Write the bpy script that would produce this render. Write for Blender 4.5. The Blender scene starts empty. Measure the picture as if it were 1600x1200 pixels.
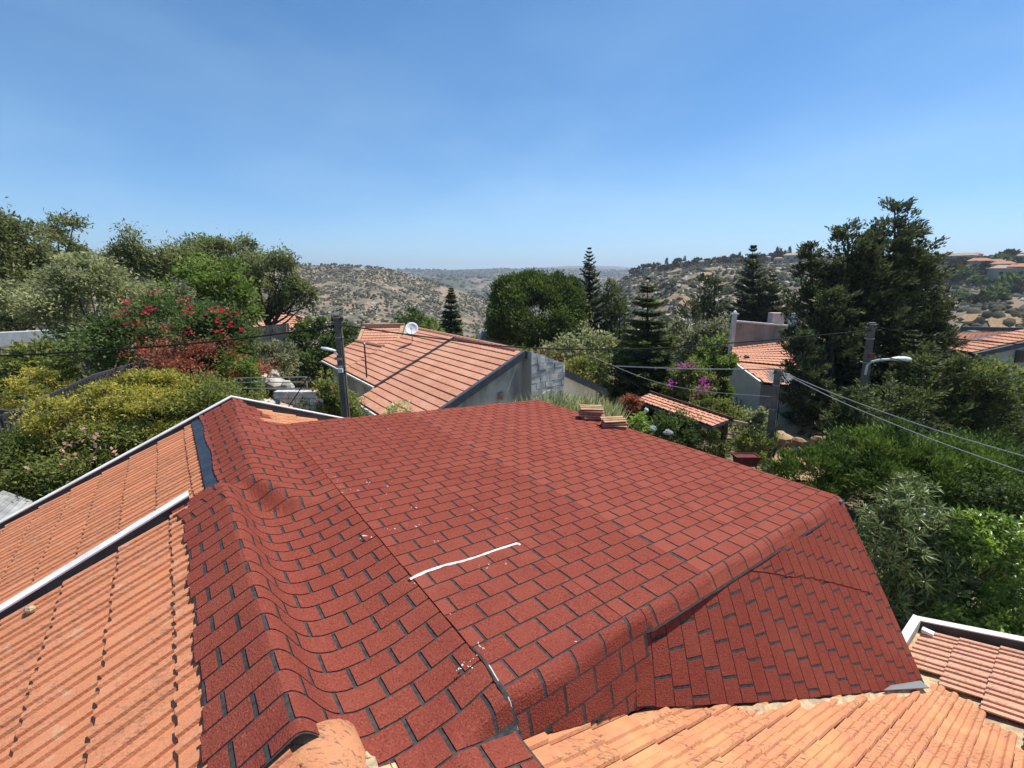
import bpy, math, random
import numpy as np
from mathutils import Vector, Matrix
random.seed(7); RNG = np.random.default_rng(11)
SC = bpy.context.scene
COL = SC.collection
R = math.radians

# ------------------------------------------------------------ camera, sky, sun
CAM_H = 7.2; PITCH = R(13.0); F_PX = 710.0           # ground at the house is z = 0
cd = bpy.data.cameras.new('camera'); cam = bpy.data.objects.new('camera', cd); COL.objects.link(cam)
cam.location = (0, 0, CAM_H); cam.rotation_euler = (R(90) - PITCH, 0, 0)
cd.sensor_width = 36; cd.lens = F_PX / 1600 * 36; cd.clip_start = .05; cd.clip_end = 30000
SC.camera = cam
SUN_EL, SUN_AZ = R(65), R(65)                        # azimuth clockwise from straight ahead (+Y)
w = bpy.data.worlds.new('World'); SC.world = w; w.use_nodes = True
nt = w.node_tree; bg = nt.nodes['Background']
sky = nt.nodes.new('ShaderNodeTexSky'); sky.sky_type = 'NISHITA'; sky.sun_disc = False
sky.sun_elevation = SUN_EL; sky.sun_rotation = SUN_AZ; sky.altitude = 1500
sky.air_density = .85; sky.dust_density = 0.1; sky.ozone_density = 2.0
hs_ = nt.nodes.new('ShaderNodeHueSaturation'); hs_.inputs['Saturation'].default_value = 1.2
tn_ = nt.nodes.new('ShaderNodeMix'); tn_.data_type = 'RGBA'; tn_.blend_type = 'MULTIPLY'; tn_.inputs[0].default_value = 1; tn_.inputs[7].default_value = (.87, 1.02, 1.06, 1)
nt.links.new(sky.outputs[0], tn_.inputs[6]); nt.links.new(tn_.outputs[2], hs_.inputs['Color'])
tc = nt.nodes.new('ShaderNodeTexCoord'); mp_ = nt.nodes.new('ShaderNodeMapping'); mp_.inputs['Scale'].default_value = (1.2, .9, 3.2); mp_.inputs['Rotation'].default_value = (0, R(-24), 0)
nt.links.new(tc.outputs['Generated'], mp_.inputs['Vector'])
nz_ = nt.nodes.new('ShaderNodeTexNoise'); nz_.inputs['Scale'].default_value = 1.5; nz_.inputs['Detail'].default_value = 5; nz_.inputs['Roughness'].default_value = .5; nt.links.new(mp_.outputs[0], nz_.inputs['Vector'])
mr_ = nt.nodes.new('ShaderNodeMapRange'); mr_.inputs[1].default_value = .45; mr_.inputs[2].default_value = .8; mr_.inputs[3].default_value = 0; mr_.inputs[4].default_value = .24; nt.links.new(nz_.outputs[0], mr_.inputs[0])
mx_ = nt.nodes.new('ShaderNodeMix'); mx_.data_type = 'RGBA'; mx_.inputs[7].default_value = (4.3, 6.2, 7.2, 1)      # thin high veil of cloud
sz_ = nt.nodes.new('ShaderNodeSeparateXYZ'); nt.links.new(tc.outputs['Generated'], sz_.inputs[0])
mz_ = nt.nodes.new('ShaderNodeMapRange'); mz_.inputs[1].default_value = .08; mz_.inputs[2].default_value = .55; mz_.inputs[3].default_value = 1.7; mz_.inputs[4].default_value = .08; nt.links.new(sz_.outputs[2], mz_.inputs[0])
mm_ = nt.nodes.new('ShaderNodeMath'); mm_.operation = 'MULTIPLY'; nt.links.new(mr_.outputs[0], mm_.inputs[0]); nt.links.new(mz_.outputs[0], mm_.inputs[1]); nt.links.new(mm_.outputs[0], mx_.inputs[0]); nt.links.new(hs_.outputs[0], mx_.inputs[6]); nt.links.new(mx_.outputs[2], bg.inputs[0]); bg.inputs[1].default_value = 0.118
sd = bpy.data.lights.new('sun', 'SUN'); sd.energy = 4.8; sd.angle = R(.53); sd.color = (1, .955, .88)
sun = bpy.data.objects.new('sun', sd); COL.objects.link(sun)
sv = Vector((math.sin(SUN_AZ) * math.cos(SUN_EL), math.cos(SUN_AZ) * math.cos(SUN_EL), math.sin(SUN_EL)))
sun.rotation_euler = sv.to_track_quat('Z', 'Y').to_euler(); sun.location = (0, 0, 40)
SC.view_settings.view_transform = 'Standard'; SC.view_settings.look = 'None'
SC.view_settings.exposure = 0.48; SC.view_settings.gamma = 1.0; SC.view_settings.use_curve_mapping = False

# ------------------------------------------------------------ helpers
cp, sp = math.cos(PITCH), math.sin(PITCH)
def ray(px, py):
    x, y = (px - 800) / F_PX, (600 - py) / F_PX
    return np.array([x, cp + y * sp, -sp + y * cp])
def at(px, py, Y):                                   # the place seen at a photo pixel, Y metres ahead
    d = ray(px, py); return np.array([0, 0, CAM_H]) + d * (Y / d[1])
def pxm(Y): return Y / F_PX * 1.02                    # metres per photo pixel Y metres ahead
def smooth(a, b, x):
    t = np.clip((np.asarray(x, float) - a) / (b - a), 0, 1); return t * t * (3 - 2 * t)
def hash2(i, j):
    n = np.sin(i * 127.1 + j * 311.7) * 43758.5453; return n - np.floor(n)
def vnoise(x, y):
    x, y = np.asarray(x, float), np.asarray(y, float)
    i, j = np.floor(x), np.floor(y); f, g = x - i, y - j; f, g = f * f * (3 - 2 * f), g * g * (3 - 2 * g)
    return (hash2(i, j) * (1 - f) + hash2(i + 1, j) * f) * (1 - g) + (hash2(i, j + 1) * (1 - f) + hash2(i + 1, j + 1) * f) * g
def fbm(x, y, o=4):
    s, a, t = 0, .5, 0
    for k in range(o):
        s = s + a * vnoise(x * 2 ** k + 17 * k, y * 2 ** k); t += a; a *= .5
    return s / t

def meta(o, label=None, cat=None, group=None, kind=None):
    if label: o['label'] = label
    if cat: o['category'] = cat
    if group: o['group'] = group
    if kind: o['kind'] = kind
    return o
def mesh_np(name, V, Fc, mat, tint=None, smooth_=False):
    """V (n,3); Fc (m,k) array of equal-size faces or a list of mixed faces"""
    me = bpy.data.meshes.new(name)
    if isinstance(Fc, np.ndarray):
        V = np.asarray(V, np.float32); m, k = Fc.shape
        me.vertices.add(len(V)); me.vertices.foreach_set('co', V.ravel())
        me.loops.add(m * k); me.loops.foreach_set('vertex_index', Fc.astype(np.int32).ravel())
        me.polygons.add(m); me.polygons.foreach_set('loop_start', np.arange(0, m * k, k, dtype=np.int32))
        me.polygons.foreach_set('loop_total', np.full(m, k, np.int32))
        me.update(calc_edges=True)
    else:
        me.from_pydata([tuple(map(float, v)) for v in V], [], Fc); me.update()
    if tint is not None:
        a = me.attributes.new('tint', 'FLOAT', 'FACE')
        t = np.broadcast_to(np.asarray(tint, np.float32), (len(me.polygons),)); a.data.foreach_set('value', np.ascontiguousarray(t))
    me.polygons.foreach_set('use_smooth', np.full(len(me.polygons), bool(smooth_)))
    me.materials.append(mat)
    return me
def link(name, me, parent=None):
    o = bpy.data.objects.new(name, me); COL.objects.link(o)
    if parent is not None: o.parent = parent; o.matrix_parent_inverse = parent_inv(parent)
    return o
def world_mat(o):
    M = Matrix.LocRotScale(o.location, o.rotation_euler, o.scale)
    return world_mat(o.parent) @ o.matrix_parent_inverse @ M if o.parent else M
def parent_inv(p): return world_mat(p).inverted()
def obj(name, V, Fc, mat, parent=None, tint=None, smooth_=False): return link(name, mesh_np(name, V, Fc, mat, tint, smooth_), parent)
def empty(name, loc, label=None, cat=None, group=None):
    o = bpy.data.objects.new(name, None); COL.objects.link(o); o.location = tuple(map(float, loc)); o.empty_display_size = .2
    return meta(o, label, cat, group)
class MB:                                            # collects simple shapes into one mesh
    def __init__(s): s.V = []; s.F = []
    def add(s, V, Fc):
        n = len(s.V); s.V += [tuple(map(float, v)) for v in V]; s.F += [tuple(int(i) + n for i in f) for f in Fc]; return s
    def hexa(s, P):                                  # 4 bottom points then 4 top points
        return s.add(P, [(3, 2, 1, 0), (4, 5, 6, 7), (0, 1, 5, 4), (1, 2, 6, 5), (2, 3, 7, 6), (3, 0, 4, 7)])
    def box(s, c, size, ax=(1, 0, 0), ay=(0, 1, 0), az=(0, 0, 1)):
        c, ax, ay, az = map(lambda q: np.asarray(q, float), (c, ax, ay, az)); a, b, d = size[0] / 2, size[1] / 2, size[2] / 2
        return s.hexa([c + ax * i * a + ay * j * b + az * k * d for k in (-1, 1) for i, j in ((-1, -1), (1, -1), (1, 1), (-1, 1))])
    def tube(s, pts, rad, n=7, cap=True):
        pts = [np.asarray(p, float) for p in pts]; m = len(pts)
        if np.isscalar(rad): rad = [rad] * m
        base = len(s.V)
        for i, p in enumerate(pts):
            t = pts[min(i + 1, m - 1)] - pts[max(i - 1, 0)]; t = t / (np.linalg.norm(t) + 1e-9)
            a = np.cross(t, (0, 0, 1) if abs(t[2]) < .9 else (1, 0, 0)); a /= np.linalg.norm(a); b = np.cross(t, a)
            for k in range(n):
                q = 2 * math.pi * k / n; s.V.append(tuple(p + rad[i] * (a * math.cos(q) + b * math.sin(q))))
        for i in range(m - 1):
            for k in range(n):
                s.F.append((base + i * n + k, base + i * n + (k + 1) % n, base + (i + 1) * n + (k + 1) % n, base + (i + 1) * n + k))
        if cap: s.F.append(tuple(base + k for k in range(n))[::-1]); s.F.append(tuple(base + (m - 1) * n + k for k in range(n)))
        return s
    def lathe(s, c, prof, n=14):
        base = len(s.V); c = np.asarray(c, float)
        for r_, z in prof:
            for k in range(n): q = 2 * math.pi * k / n; s.V.append(tuple(c + (r_ * math.cos(q), r_ * math.sin(q), z)))
        for i in range(len(prof) - 1):
            for k in range(n): s.F.append((base + i * n + k, base + i * n + (k + 1) % n, base + (i + 1) * n + (k + 1) % n, base + (i + 1) * n + k))
        return s
    def build(s, name, mat, parent=None, smooth_=False, tint=None): return obj(name, s.V, s.F, mat, parent, tint, smooth_)

# ------------------------------------------------------------ materials
def mat(name, base, rough=.8, spec=.3, var=None, scale=3.0, detail=4, bump=0, bscale=60, rnd=0, extra=None, metal=0, tintcol=None, grain=None):
    m = bpy.data.materials.new(name); m.use_nodes = True; n = m.node_tree; N = n.nodes; L = n.links
    b = N['Principled BSDF']; b.inputs['Roughness'].default_value = rough; b.inputs['Specular IOR Level'].default_value = spec; b.inputs['Metallic'].default_value = metal
    geo = N.new('ShaderNodeNewGeometry'); pos = geo.outputs['Position']
    col = N.new('ShaderNodeRGB'); col.outputs[0].default_value = (*base, 1); out = col.outputs[0]
    def mix(a, bcol, fac, blend='MIX'):
        x = N.new('ShaderNodeMix'); x.data_type = 'RGBA'; x.blend_type = blend
        if isinstance(fac, (int, float)): x.inputs[0].default_value = fac
        else: L.new(fac, x.inputs[0])
        L.new(a, x.inputs[6])
        if isinstance(bcol, tuple): x.inputs[7].default_value = (*bcol, 1)
        else: L.new(bcol, x.inputs[7])
        return x.outputs[2]
    def noise(sc, det=4, rg=.55, vec=None):
        x = N.new('ShaderNodeTexNoise'); x.inputs['Scale'].default_value = sc; x.inputs['Detail'].default_value = det; x.inputs['Roughness'].default_value = rg
        L.new(vec if vec is not None else pos, x.inputs['Vector']); return x.outputs[0]
    def rng(s, a, b_, c=0, d=1):
        x = N.new('ShaderNodeMapRange'); x.inputs[1].default_value = a; x.inputs[2].default_value = b_; x.inputs[3].default_value = c; x.inputs[4].default_value = d
        L.new(s, x.inputs[0]); return x.outputs[0]
    def attr(nm='tint'):
        x = N.new('ShaderNodeAttribute'); x.attribute_name = nm; return x.outputs['Fac']
    def math_(op, a, b_):
        x = N.new('ShaderNodeMath'); x.operation = op
        for i, q in enumerate((a, b_)):
            if isinstance(q, (int, float)): x.inputs[i].default_value = q
            else: L.new(q, x.inputs[i])
        return x.outputs[0]
    if tintcol: out = mix(out, tintcol, attr())
    if var: out = mix(out, var, rng(noise(scale, detail), .38, .62))
    if rnd:
        oi = N.new('ShaderNodeObjectInfo'); s_ = math_('ADD', oi.outputs['Random'], attr()); s_ = math_('FRACT', s_, 0)
        out = mix(out, (0, 0, 0), rng(s_, 0, 1, 0, rnd))
    if grain:
        g = noise(grain[0], 2, .7); out = mix(out, grain[1], rng(g, .55, .75, 0, grain[2])); out = mix(out, grain[3], rng(g, .45, .28, 0, grain[2]))
    if extra: out = extra(out, mix, noise, rng, attr, math_, N, L, geo)
    L.new(out, b.inputs['Base Color'])
    if bump:
        bp = N.new('ShaderNodeBump'); bp.inputs['Strength'].default_value = bump; bp.inputs['Distance'].default_value = .01
        L.new(noise(bscale, 3), bp.inputs['Height']); L.new(bp.outputs[0], b.inputs['Normal'])
    return m
def shingle_extra(out, mix, noise, rng, attr, math_, N, L, geo):
    out = mix(out, (.285, .078, .053), rng(attr(), 0, 1, 0, .8))
    out = mix(out, (.295, .092, .060), rng(noise(1.1, 4), .54, .75, 0, .5))          # dusty foot-traffic patches
    return mix(out, (.17, .03, .026), rng(noise(2.3, 5), .55, .75, 0, .5))
M_SHING = mat('red_mineral_felt', (.222, .053, .036), .95, .04, bump=.8, bscale=110, extra=shingle_extra, grain=(85, (.37, .108, .07), .85, (.08, .016, .012)))
M_FELT = mat('black_bitumen', (.034, .032, .033), .8, .2, (.065, .060, .058), 30, bump=.4, bscale=120)
M_MEMB = mat('dark_blue_membrane', (.022, .034, .055), .6, .3, (.04, .05, .07), 8, bump=.3, bscale=30)
def tile_extra(out, mix, noise, rng, attr, math_, N, L, geo):
    out = mix(out, (.62, .29, .165), rng(noise(5, 5), .5, .7, 0, .4))
    mp = N.new('ShaderNodeMapping'); mp.inputs['Rotation'].default_value = (0, 0, -R(36.9)); mp.inputs['Scale'].default_value = (.35, 1.6, 1.6); L.new(geo.outputs['Position'], mp.inputs['Vector'])
    sp_ = math_('MULTIPLY', rng(noise(1.1, 3), .36, .52), rng(noise(34, 6, .8, mp.outputs[0]), .52, .59))
    out = mix(out, (.16, .11, .085), math_('MULTIPLY', sp_, .62))
    return mix(out, (.55, .42, .28), math_('MULTIPLY', rng(noise(9, 4), .62, .72), .5))
M_TILE = mat('terracotta_tile', (.60, .240, .118), .85, .2, bump=.35, bscale=70, rnd=.16, extra=tile_extra)
def tile_r_extra(out, mix, noise, rng, attr, math_, N, L, geo):
    out = mix(out, (.60, .34, .15), rng(noise(2.2, 4), .5, .66, 0, .55)); out = mix(out, (.50, .20, .12), rng(noise(6, 5), .52, .7, 0, .6))
    mp = N.new('ShaderNodeMapping'); mp.inputs['Rotation'].default_value = (0, 0, -R(36.9)); mp.inputs['Scale'].default_value = (.35, 1.6, 1.6); L.new(geo.outputs['Position'], mp.inputs['Vector'])
    sp_ = math_('MULTIPLY', rng(noise(1.6, 3), .38, .54), rng(noise(30, 6, .8, mp.outputs[0]), .53, .60))
    return mix(out, (.09, .075, .06), math_('MULTIPLY', sp_, .85))
M_TILE_R = mat('sun_bleached_tile', (.57, .245, .118), .85, .2, bump=.35, bscale=70, rnd=.12, extra=tile_r_extra)
M_TILE_W = mat('pale_pink_tile', (.66, .36, .24), .85, .2, bump=.35, bscale=70, rnd=.16, extra=tile_extra)
M_TILE_F = mat('old_clay_tile', (.62, .325, .215), .85, .1, (.55, .26, .165), .9, rnd=.10, grain=(9, (.62, .38, .26), .6, (.36, .15, .10)))
M_PALE = mat('pale_clay_tile', (.60, .42, .25), .85, .2, (.5, .27, .15), 6, rnd=.2, bump=.2)
M_MORTAR = mat('mortar', (.62, .46, .26), .95, .1, (.40, .30, .2), 12, bump=.8, bscale=50)
M_WHITE = mat('white_trim', (.78, .77, .74), .6, .3, (.62, .60, .56), 4)
M_DARKMET = mat('dark_flashing', (.035, .038, .045), .5, .4, (.06, .062, .068), 5)
M_GREYMET = mat('grey_flashing', (.20, .195, .185), .45, .4, (.2, .2, .2), 8)
M_CAULK = mat('white_sealant', (.70, .70, .67), .6, .3, (.48, .45, .42), 26)
def render_extra(out, mix, noise, rng, attr, math_, N, L, geo):
    mp = N.new('ShaderNodeMapping'); mp.inputs['Scale'].default_value = (1, 1, .25); L.new(geo.outputs['Position'], mp.inputs['Vector'])
    return mix(out, (.20, .19, .18), rng(noise(1.6, 5, .6, mp.outputs[0]), .5, .72, 0, .7))
M_WALL = mat('weathered_render', (.80, .72, .56), .95, .1, (.50, .46, .38), .7, bump=.2, bscale=40, extra=render_extra)
M_STAIN = mat('stained_grey_wall', (.36, .33, .29), .95, .1, (.24, .22, .195), .8, bump=.2, bscale=40, extra=render_extra)
M_WALLW = mat('white_render', (.72, .71, .68), .95, .1, (.6, .58, .55), .9, bump=.2, bscale=40)
M_STONE = mat('white_limestone', (.86, .80, .68), .9, .15, (.42, .41, .39), 2.2, bump=.9, bscale=22, rnd=.22)
M_JOINT = mat('stone_joint', (.45, .42, .36), .95, .1)
M_FASC = mat('dark_painted_fascia', (.060, .066, .075), .55, .35, (.085, .09, .1), 3)
M_CONC = mat('grey_pole_concrete', (.185, .160, .130), .9, .15, (.11, .095, .08), 2, bump=.5, bscale=40)
M_WOOD = mat('dark_brown_wood', (.055, .035, .024), .8, .2, (.09, .06, .04), 6, rnd=.3)
M_FENCE = mat('dark_fence_slat', (.075, .075, .074), .7, .25, (.09, .088, .085), 4, rnd=.35)
M_REED = mat('weathered_board', (.085, .082, .080), .9, .1, (.17, .16, .15), 3, rnd=.4)
M_DECK = mat('grey_weathered_plank', (.40, .40, .39), .85, .2, (.28, .28, .27), 5, rnd=.25)
M_CABLE = mat('black_cable', (.012, .012, .012), .7, .2)
M_WIRE = mat('grey_wire', (.30, .30, .30), .5, .4)
M_LAMP = mat('pale_lamp_housing', (.68, .69, .64), .45, .4, (.55, .56, .5), 6)
M_DISH = mat('white_dish', (.74, .75, .75), .5, .4, (.66, .66, .66), 4)
M_METAL = mat('dull_steel', (.35, .34, .33), .45, .5, metal=.5)
M_ROCK = mat('pale_rock', (.56, .51, .43), .95, .1, (.40, .36, .30), 2, bump=.8, bscale=14)
M_OCHRE = mat('ochre_earth', (.42, .28, .16), .97, .05, (.30, .20, .115), 1.6, bump=.7, bscale=9)
M_PINKW = mat('pink_render', (.62, .47, .42), .95, .1, (.54, .40, .36), 2)
M_GLASS = mat('dark_window_glass', (.02, .023, .026), .1, .5)
M_SACK = mat('pale_green_plastic', (.20, .30, .26), .5, .3, (.36, .42, .38), 5)
M_SACKW = mat('grey_white_plastic', (.20, .195, .19), .5, .3, (.3, .3, .31), 8)
M_POT = mat('red_plastic_pot', (.075, .018, .018), .5, .4, (.16, .025, .025), 8)
M_BARK = mat('brown_bark', (.105, .080, .060), .95, .1, (.06, .045, .035), 6, bump=.8, bscale=18)
M_BARKP = mat('pale_bark', (.32, .28, .24), .95, .1, (.2, .17, .14), 5, bump=.6, bscale=18)

def leaf_mat(name, dark, light, trans=.44, rough=.55, spec=.22):
    dark, light = tuple(c * 1.65 for c in dark), tuple(min(c * 1.9, .75) for c in light)
    m = bpy.data.materials.new(name); m.use_nodes = True; n = m.node_tree; N = n.nodes; L = n.links
    b = N['Principled BSDF']; b.inputs['Roughness'].default_value = rough; b.inputs['Specular IOR Level'].default_value = spec
    a = N.new('ShaderNodeAttribute'); a.attribute_name = 'tint'; oi = N.new('ShaderNodeObjectInfo')
    x = N.new('ShaderNodeMix'); x.data_type = 'RGBA'; L.new(a.outputs['Fac'], x.inputs[0]); x.inputs[6].default_value = (*dark, 1); x.inputs[7].default_value = (*light, 1)
    L.new(x.outputs[2], b.inputs['Base Color'])
    t = N.new('ShaderNodeBsdfTranslucent'); hs = N.new('ShaderNodeHueSaturation'); hs.inputs['Value'].default_value = 1.25; hs.inputs['Saturation'].default_value = 1.1
    L.new(x.outputs[2], hs.inputs['Color']); L.new(hs.outputs[0], t.inputs['Color'])
    ms = N.new('ShaderNodeMixShader'); ms.inputs[0].default_value = trans
    L.new(b.outputs[0], ms.inputs[1]); L.new(t.outputs[0], ms.inputs[2]); L.new(ms.outputs[0], N['Material Output'].inputs['Surface'])
    return m
LM = dict(
    euca=leaf_mat('eucalyptus_leaf', (.050, .066, .024), (.15, .155, .060)),
    olive=leaf_mat('olive_leaf', (.060, .070, .034), (.20, .20, .115)),
    grey=leaf_mat('grey_green_leaf', (.080, .095, .036), (.27, .27, .14)),
    green=leaf_mat('fresh_green_leaf', (.048, .078, .016), (.135, .175, .038)),
    deep=leaf_mat('deep_green_leaf', (.026, .044, .012), (.082, .110, .032)),
    yellow=leaf_mat('yellow_green_leaf', (.085, .095, .022), (.36, .31, .065)),
    shrubg=leaf_mat('dull_green_leaf', (.050, .070, .018), (.16, .17, .045)),
    pine=leaf_mat('pine_needle', (.026, .044, .011), (.092, .118, .026), .3),
    cyp=leaf_mat('cypress_scale', (.016, .026, .011), (.078, .088, .034), .25),
    cedar=leaf_mat('cedar_needle', (.022, .036, .012), (.095, .112, .034), .3),
    juni=leaf_mat('juniper_needle', (.020, .040, .008), (.105, .145, .026), .25),
    citrus=leaf_mat('glossy_green_leaf', (.040, .075, .012), (.21, .28, .055), .35, .3, .5),
    olean=leaf_mat('leathery_leaf', (.040, .060, .016), (.15, .175, .065), .25, .38, .4),
    red=leaf_mat('red_bract', (.30, .012, .03), (.46, .05, .07)),
    magenta=leaf_mat('magenta_bract', (.30, .02, .23), (.45, .08, .36)),
    rust=leaf_mat('rusty_leaf', (.10, .035, .022), (.26, .10, .06)),
    dry=leaf_mat('dry_grass_blade', (.16, .16, .05), (.48, .40, .20), .3),
    scrub=leaf_mat('scrub_leaf', (.028, .027, .017), (.062, .060, .038), .1, .9, .05),
)

# ------------------------------------------------------------ terrain
def ridge(pts, Rr):
    a = []
    for x, y in pts:
        d = ray(x, y); a.append((math.atan2(d[0], d[1]), CAM_H + Rr * d[2] / math.hypot(d[0], d[1])))
    return np.array(a)
RIDGES = [  # crest table, distance, front slope
    (ridge([(-900, 470), (0, 420), (300, 414), (440, 412), (480, 412), (540, 413), (590, 417), (630, 424), (680, 440), (740, 458), (800, 482), (880, 520), (960, 600)], 520), 520, .27),
    (ridge([(-900, 428), (0, 425), (560, 422), (640, 420), (700, 421), (760, 419), (850, 419), (930, 422), (980, 421), (1100, 430), (1300, 440), (2600, 440)], 2600), 2600, .115),
    (ridge([(-900, 455), (500, 440), (620, 433), (690, 430), (760, 434), (850, 436), (960, 440), (1100, 450), (2600, 470)], 1500), 1500, .16),
    (ridge([(-900, 430), (800, 421), (840, 418), (890, 415), (930, 415), (970, 416), (1010, 421), (1100, 430), (2600, 435)], 6000), 6000, .06),
    (ridge([(-900, 900), (860, 540), (930, 462), (985, 428), (1020, 417), (1070, 411), (1130, 406), (1190, 402), (1250, 400), (1330, 399), (1450, 402), (1520, 402), (1600, 398), (2000, 396), (3000, 410)], 430), 430, .155)]
def gz(x, y, detail=True):
    x = np.asarray(x, float); y = np.asarray(y, float)
    r = np.hypot(x, y); az = np.arctan2(x, y)
    base = -52 * smooth(45, 260, r) * (1 - .55 * smooth(R(18), R(42), az)) - 60 * smooth(600, 1500, r)
    z = base
    for tab, Rr, s in RIDGES:
        c = np.interp(az, tab[:, 0], tab[:, 1])
        n = (fbm(x / (Rr * .09) + 5, y / (Rr * .09)) - .5) * Rr * (.05 if Rr < 1000 else .018)
        h = c - np.where(r < Rr, (Rr - r) * s * (1 - .25 * smooth(0, Rr * .35, Rr - r)), (r - Rr) * .25) + n * smooth(.02 * Rr, .3 * Rr, np.abs(r - Rr))
        z = np.maximum(z, np.where(np.cos(az) > -.2, h, -1e4))
    if detail: z = z + (fbm(x / 7, y / 7) - .5) * .5 * smooth(14, 40, r)
    return np.where(r < 30, z * smooth(8, 30, r), z)
azs = np.concatenate([np.arange(-75, 75, .22), np.arange(75, 285, 3.0)]) * math.pi / 180
rs = np.concatenate([[.5, 3, 6, 9, 12, 15], np.geomspace(18, 9000, 150)])
A_, R_ = np.meshgrid(azs, rs); gx, gy = R_ * np.sin(A_), R_ * np.cos(A_)
gv = np.stack([gx, gy, gz(gx, gy)], -1).reshape(-1, 3)
na, nr = len(azs), len(rs)
ii, jj = np.meshgrid(np.arange(nr - 1), np.arange(na), indexing='ij'); jn = (jj + 1) % na
gf = np.stack([ii * na + jj, (ii + 1) * na + jj, (ii + 1) * na + jn, ii * na + jn], -1).reshape(-1, 4)[:, ::-1]
def ground_extra(out, mix, noise, rng, attr, math_, N, L, geo):
    out = mix(out, (.275, .205, .140), rng(noise(.02, 6, .6), .42, .6))
    out = mix(out, (.44, .37, .29), math_('MULTIPLY', rng(noise(.16, 6, .65), .55, .66), .8))     # bare rock
    out = mix(out, (.080, .085, .058), math_('MULTIPLY', rng(noise(.05, 8, .7), .46, .58), .8))  # low scrub
    ln = N.new('ShaderNodeVectorMath'); ln.operation = 'LENGTH'; L.new(geo.outputs['Position'], ln.inputs[0])
    far = rng(ln.outputs['Value'], 700, 1300)
    wood = mix(out, (.075, .088, .062), rng(noise(.004, 8, .72), .40, .50))
    out = mix(out, wood, far)
    near = rng(ln.outputs['Value'], 60, 25)
    return mix(out, (.20, .155, .095), math_('MULTIPLY', near, .7))
M_GROUND = mat('dry_hillside', (.20, .165, .120), .98, .05, bump=.5, bscale=3, extra=ground_extra)
ter = obj('ground', gv, gf, M_GROUND, smooth_=True); meta(ter, 'dry rocky ground falling to the valley and rising to scrub hills', None, None, 'structure')

# ------------------------------------------------------------ roof frame of our house
UH = np.array([.79953, .60063, 0]); VH = np.array([-.60063, .79953, 0]); ORG = np.array([-.3497, 2.5645, CAM_H - 2.118])
UP = np.array([0, 0, 1.])
def W(u, v, z):
    u, v, z = np.broadcast_arrays(np.asarray(u, float), v, z); return ORG + u[..., None] * UH + v[..., None] * VH + z[..., None] * UP
def prof(tab):
    t = np.array(tab)
    us = np.linspace(t[0, 0], t[-1, 0], 400); zs = np.interp(us, t[:, 0], t[:, 1])
    k = np.hanning(23); k /= k.sum(); zp = np.convolve(np.pad(zs, 11, mode='edge'), k, 'valid')
    zp[:12] = zs[:12]; zp[-12:] = zs[-12:]
    return us, zp
NEARP = prof([(-2.0, -.165), (-1.45, .095), (-1.16, .222), (-1.05, .268), (-.985, .20), (-.92, .075), (-.86, -.002), (-.76, -.05), (-.6, -.072), (-.45, -.068), (-.28, -.038), (-.1, .004), (.1, -.006)])
FARP = prof([(-2.0, -.36), (-1.4, -.09), (-1.07, .06), (-.86, .15), (-.72, .19), (-.6, .15), (-.45, .06), (-.3, -.0), (-.1, .004), (.1, -.006)])
def hflat(u, v=0): return -.0723 * np.asarray(u, float) + .012 * (vnoise(np.asarray(u) * 1.3 + 3, np.asarray(v) * 1.1) - .5)
def right_slope(u): return .10 - .40 * (np.asarray(u, float) + 1.05)
def left_near(u): return .20 + .46 * (np.asarray(u, float) + 1.05)
def left_far(u): return -.015 + .46 * (np.asarray(u, float) + 1.05)
def smin(a, b, k): h = np.clip(.5 + .5 * (b - a) / k, 0, 1); return b * (1 - h) + a * h - k * h * (1 - h)
def far_ridge(v): return -.80 + .18 * np.clip((v - 2.6) / 3.4, 0, 1)
def hL(u, v):                                        # the felt over the old ridge and valley
    u, v = np.broadcast_arrays(np.asarray(u, float), np.asarray(v, float))
    lump = np.abs(np.sin(v * math.pi / .34)) ** .7 * .017 * np.exp(-((u + 1.0) / .16) ** 2)
    a = np.interp(u, *NEARP) + .016 * (vnoise(v * 3.1, u * .8) - .5) * smooth(-.15, -.7, u) + lump - .014 * smooth(-.5, -.8, u)
    ur = far_ridge(v); zr = left_far(ur) + .075 + .02 * np.abs(np.sin(v * math.pi / .34))
    b = smin(left_far(u) + .075 + .05 * smooth(-1.0, -1.2, u), zr - .46 * (u - ur), .06) + .012 * (vnoise(v * 2.2 + 9, u) - .5)
    b = -smin(-b, -np.interp(u, [-.7, -.35, -.1, .1], [-.06, -.03, .004, -.006]), .04) * 1.0 * (1 - smooth(5.0, 5.4, v)) + (zr - .40 * (u - ur)) * smooth(5.0, 5.4, v) * (u > ur) + b * smooth(5.0, 5.4, v) * (u <= ur)
    edge = smooth(-.95, -.45, u)
    t = smooth(2.40 - .35 * edge, 2.85 - .45 * edge, v)
    z = a * (1 - t) + b * t + .085 * np.exp(-((v - 2.66) / .10) ** 2) * smooth(-.85, -1.15, u) + .022 * np.exp(-((v - 2.25) / .06) ** 2) * smooth(-.25, -.5, u) * smooth(-1.0, -.8, u)
    zm = np.where(v < -.7156, -.062 - (-.7156 - v) * 4.0, -(.09 - np.sqrt(np.maximum(.0081 - np.minimum(v + .63, 0) ** 2, 1e-6))))
    wm = smooth(-.5, -.12, u); rs_ = right_slope(u) + .078
    dn = rs_ * (1 - wm) + np.maximum(zm, rs_) * wm
    k = smooth(-.32, -.8, v) * smooth(-.95, -.8, u)
    return z * (1 - k) + np.minimum(z, dn) * k
BN = -.63                                            # where the flat felt starts to roll over its near edge
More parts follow.
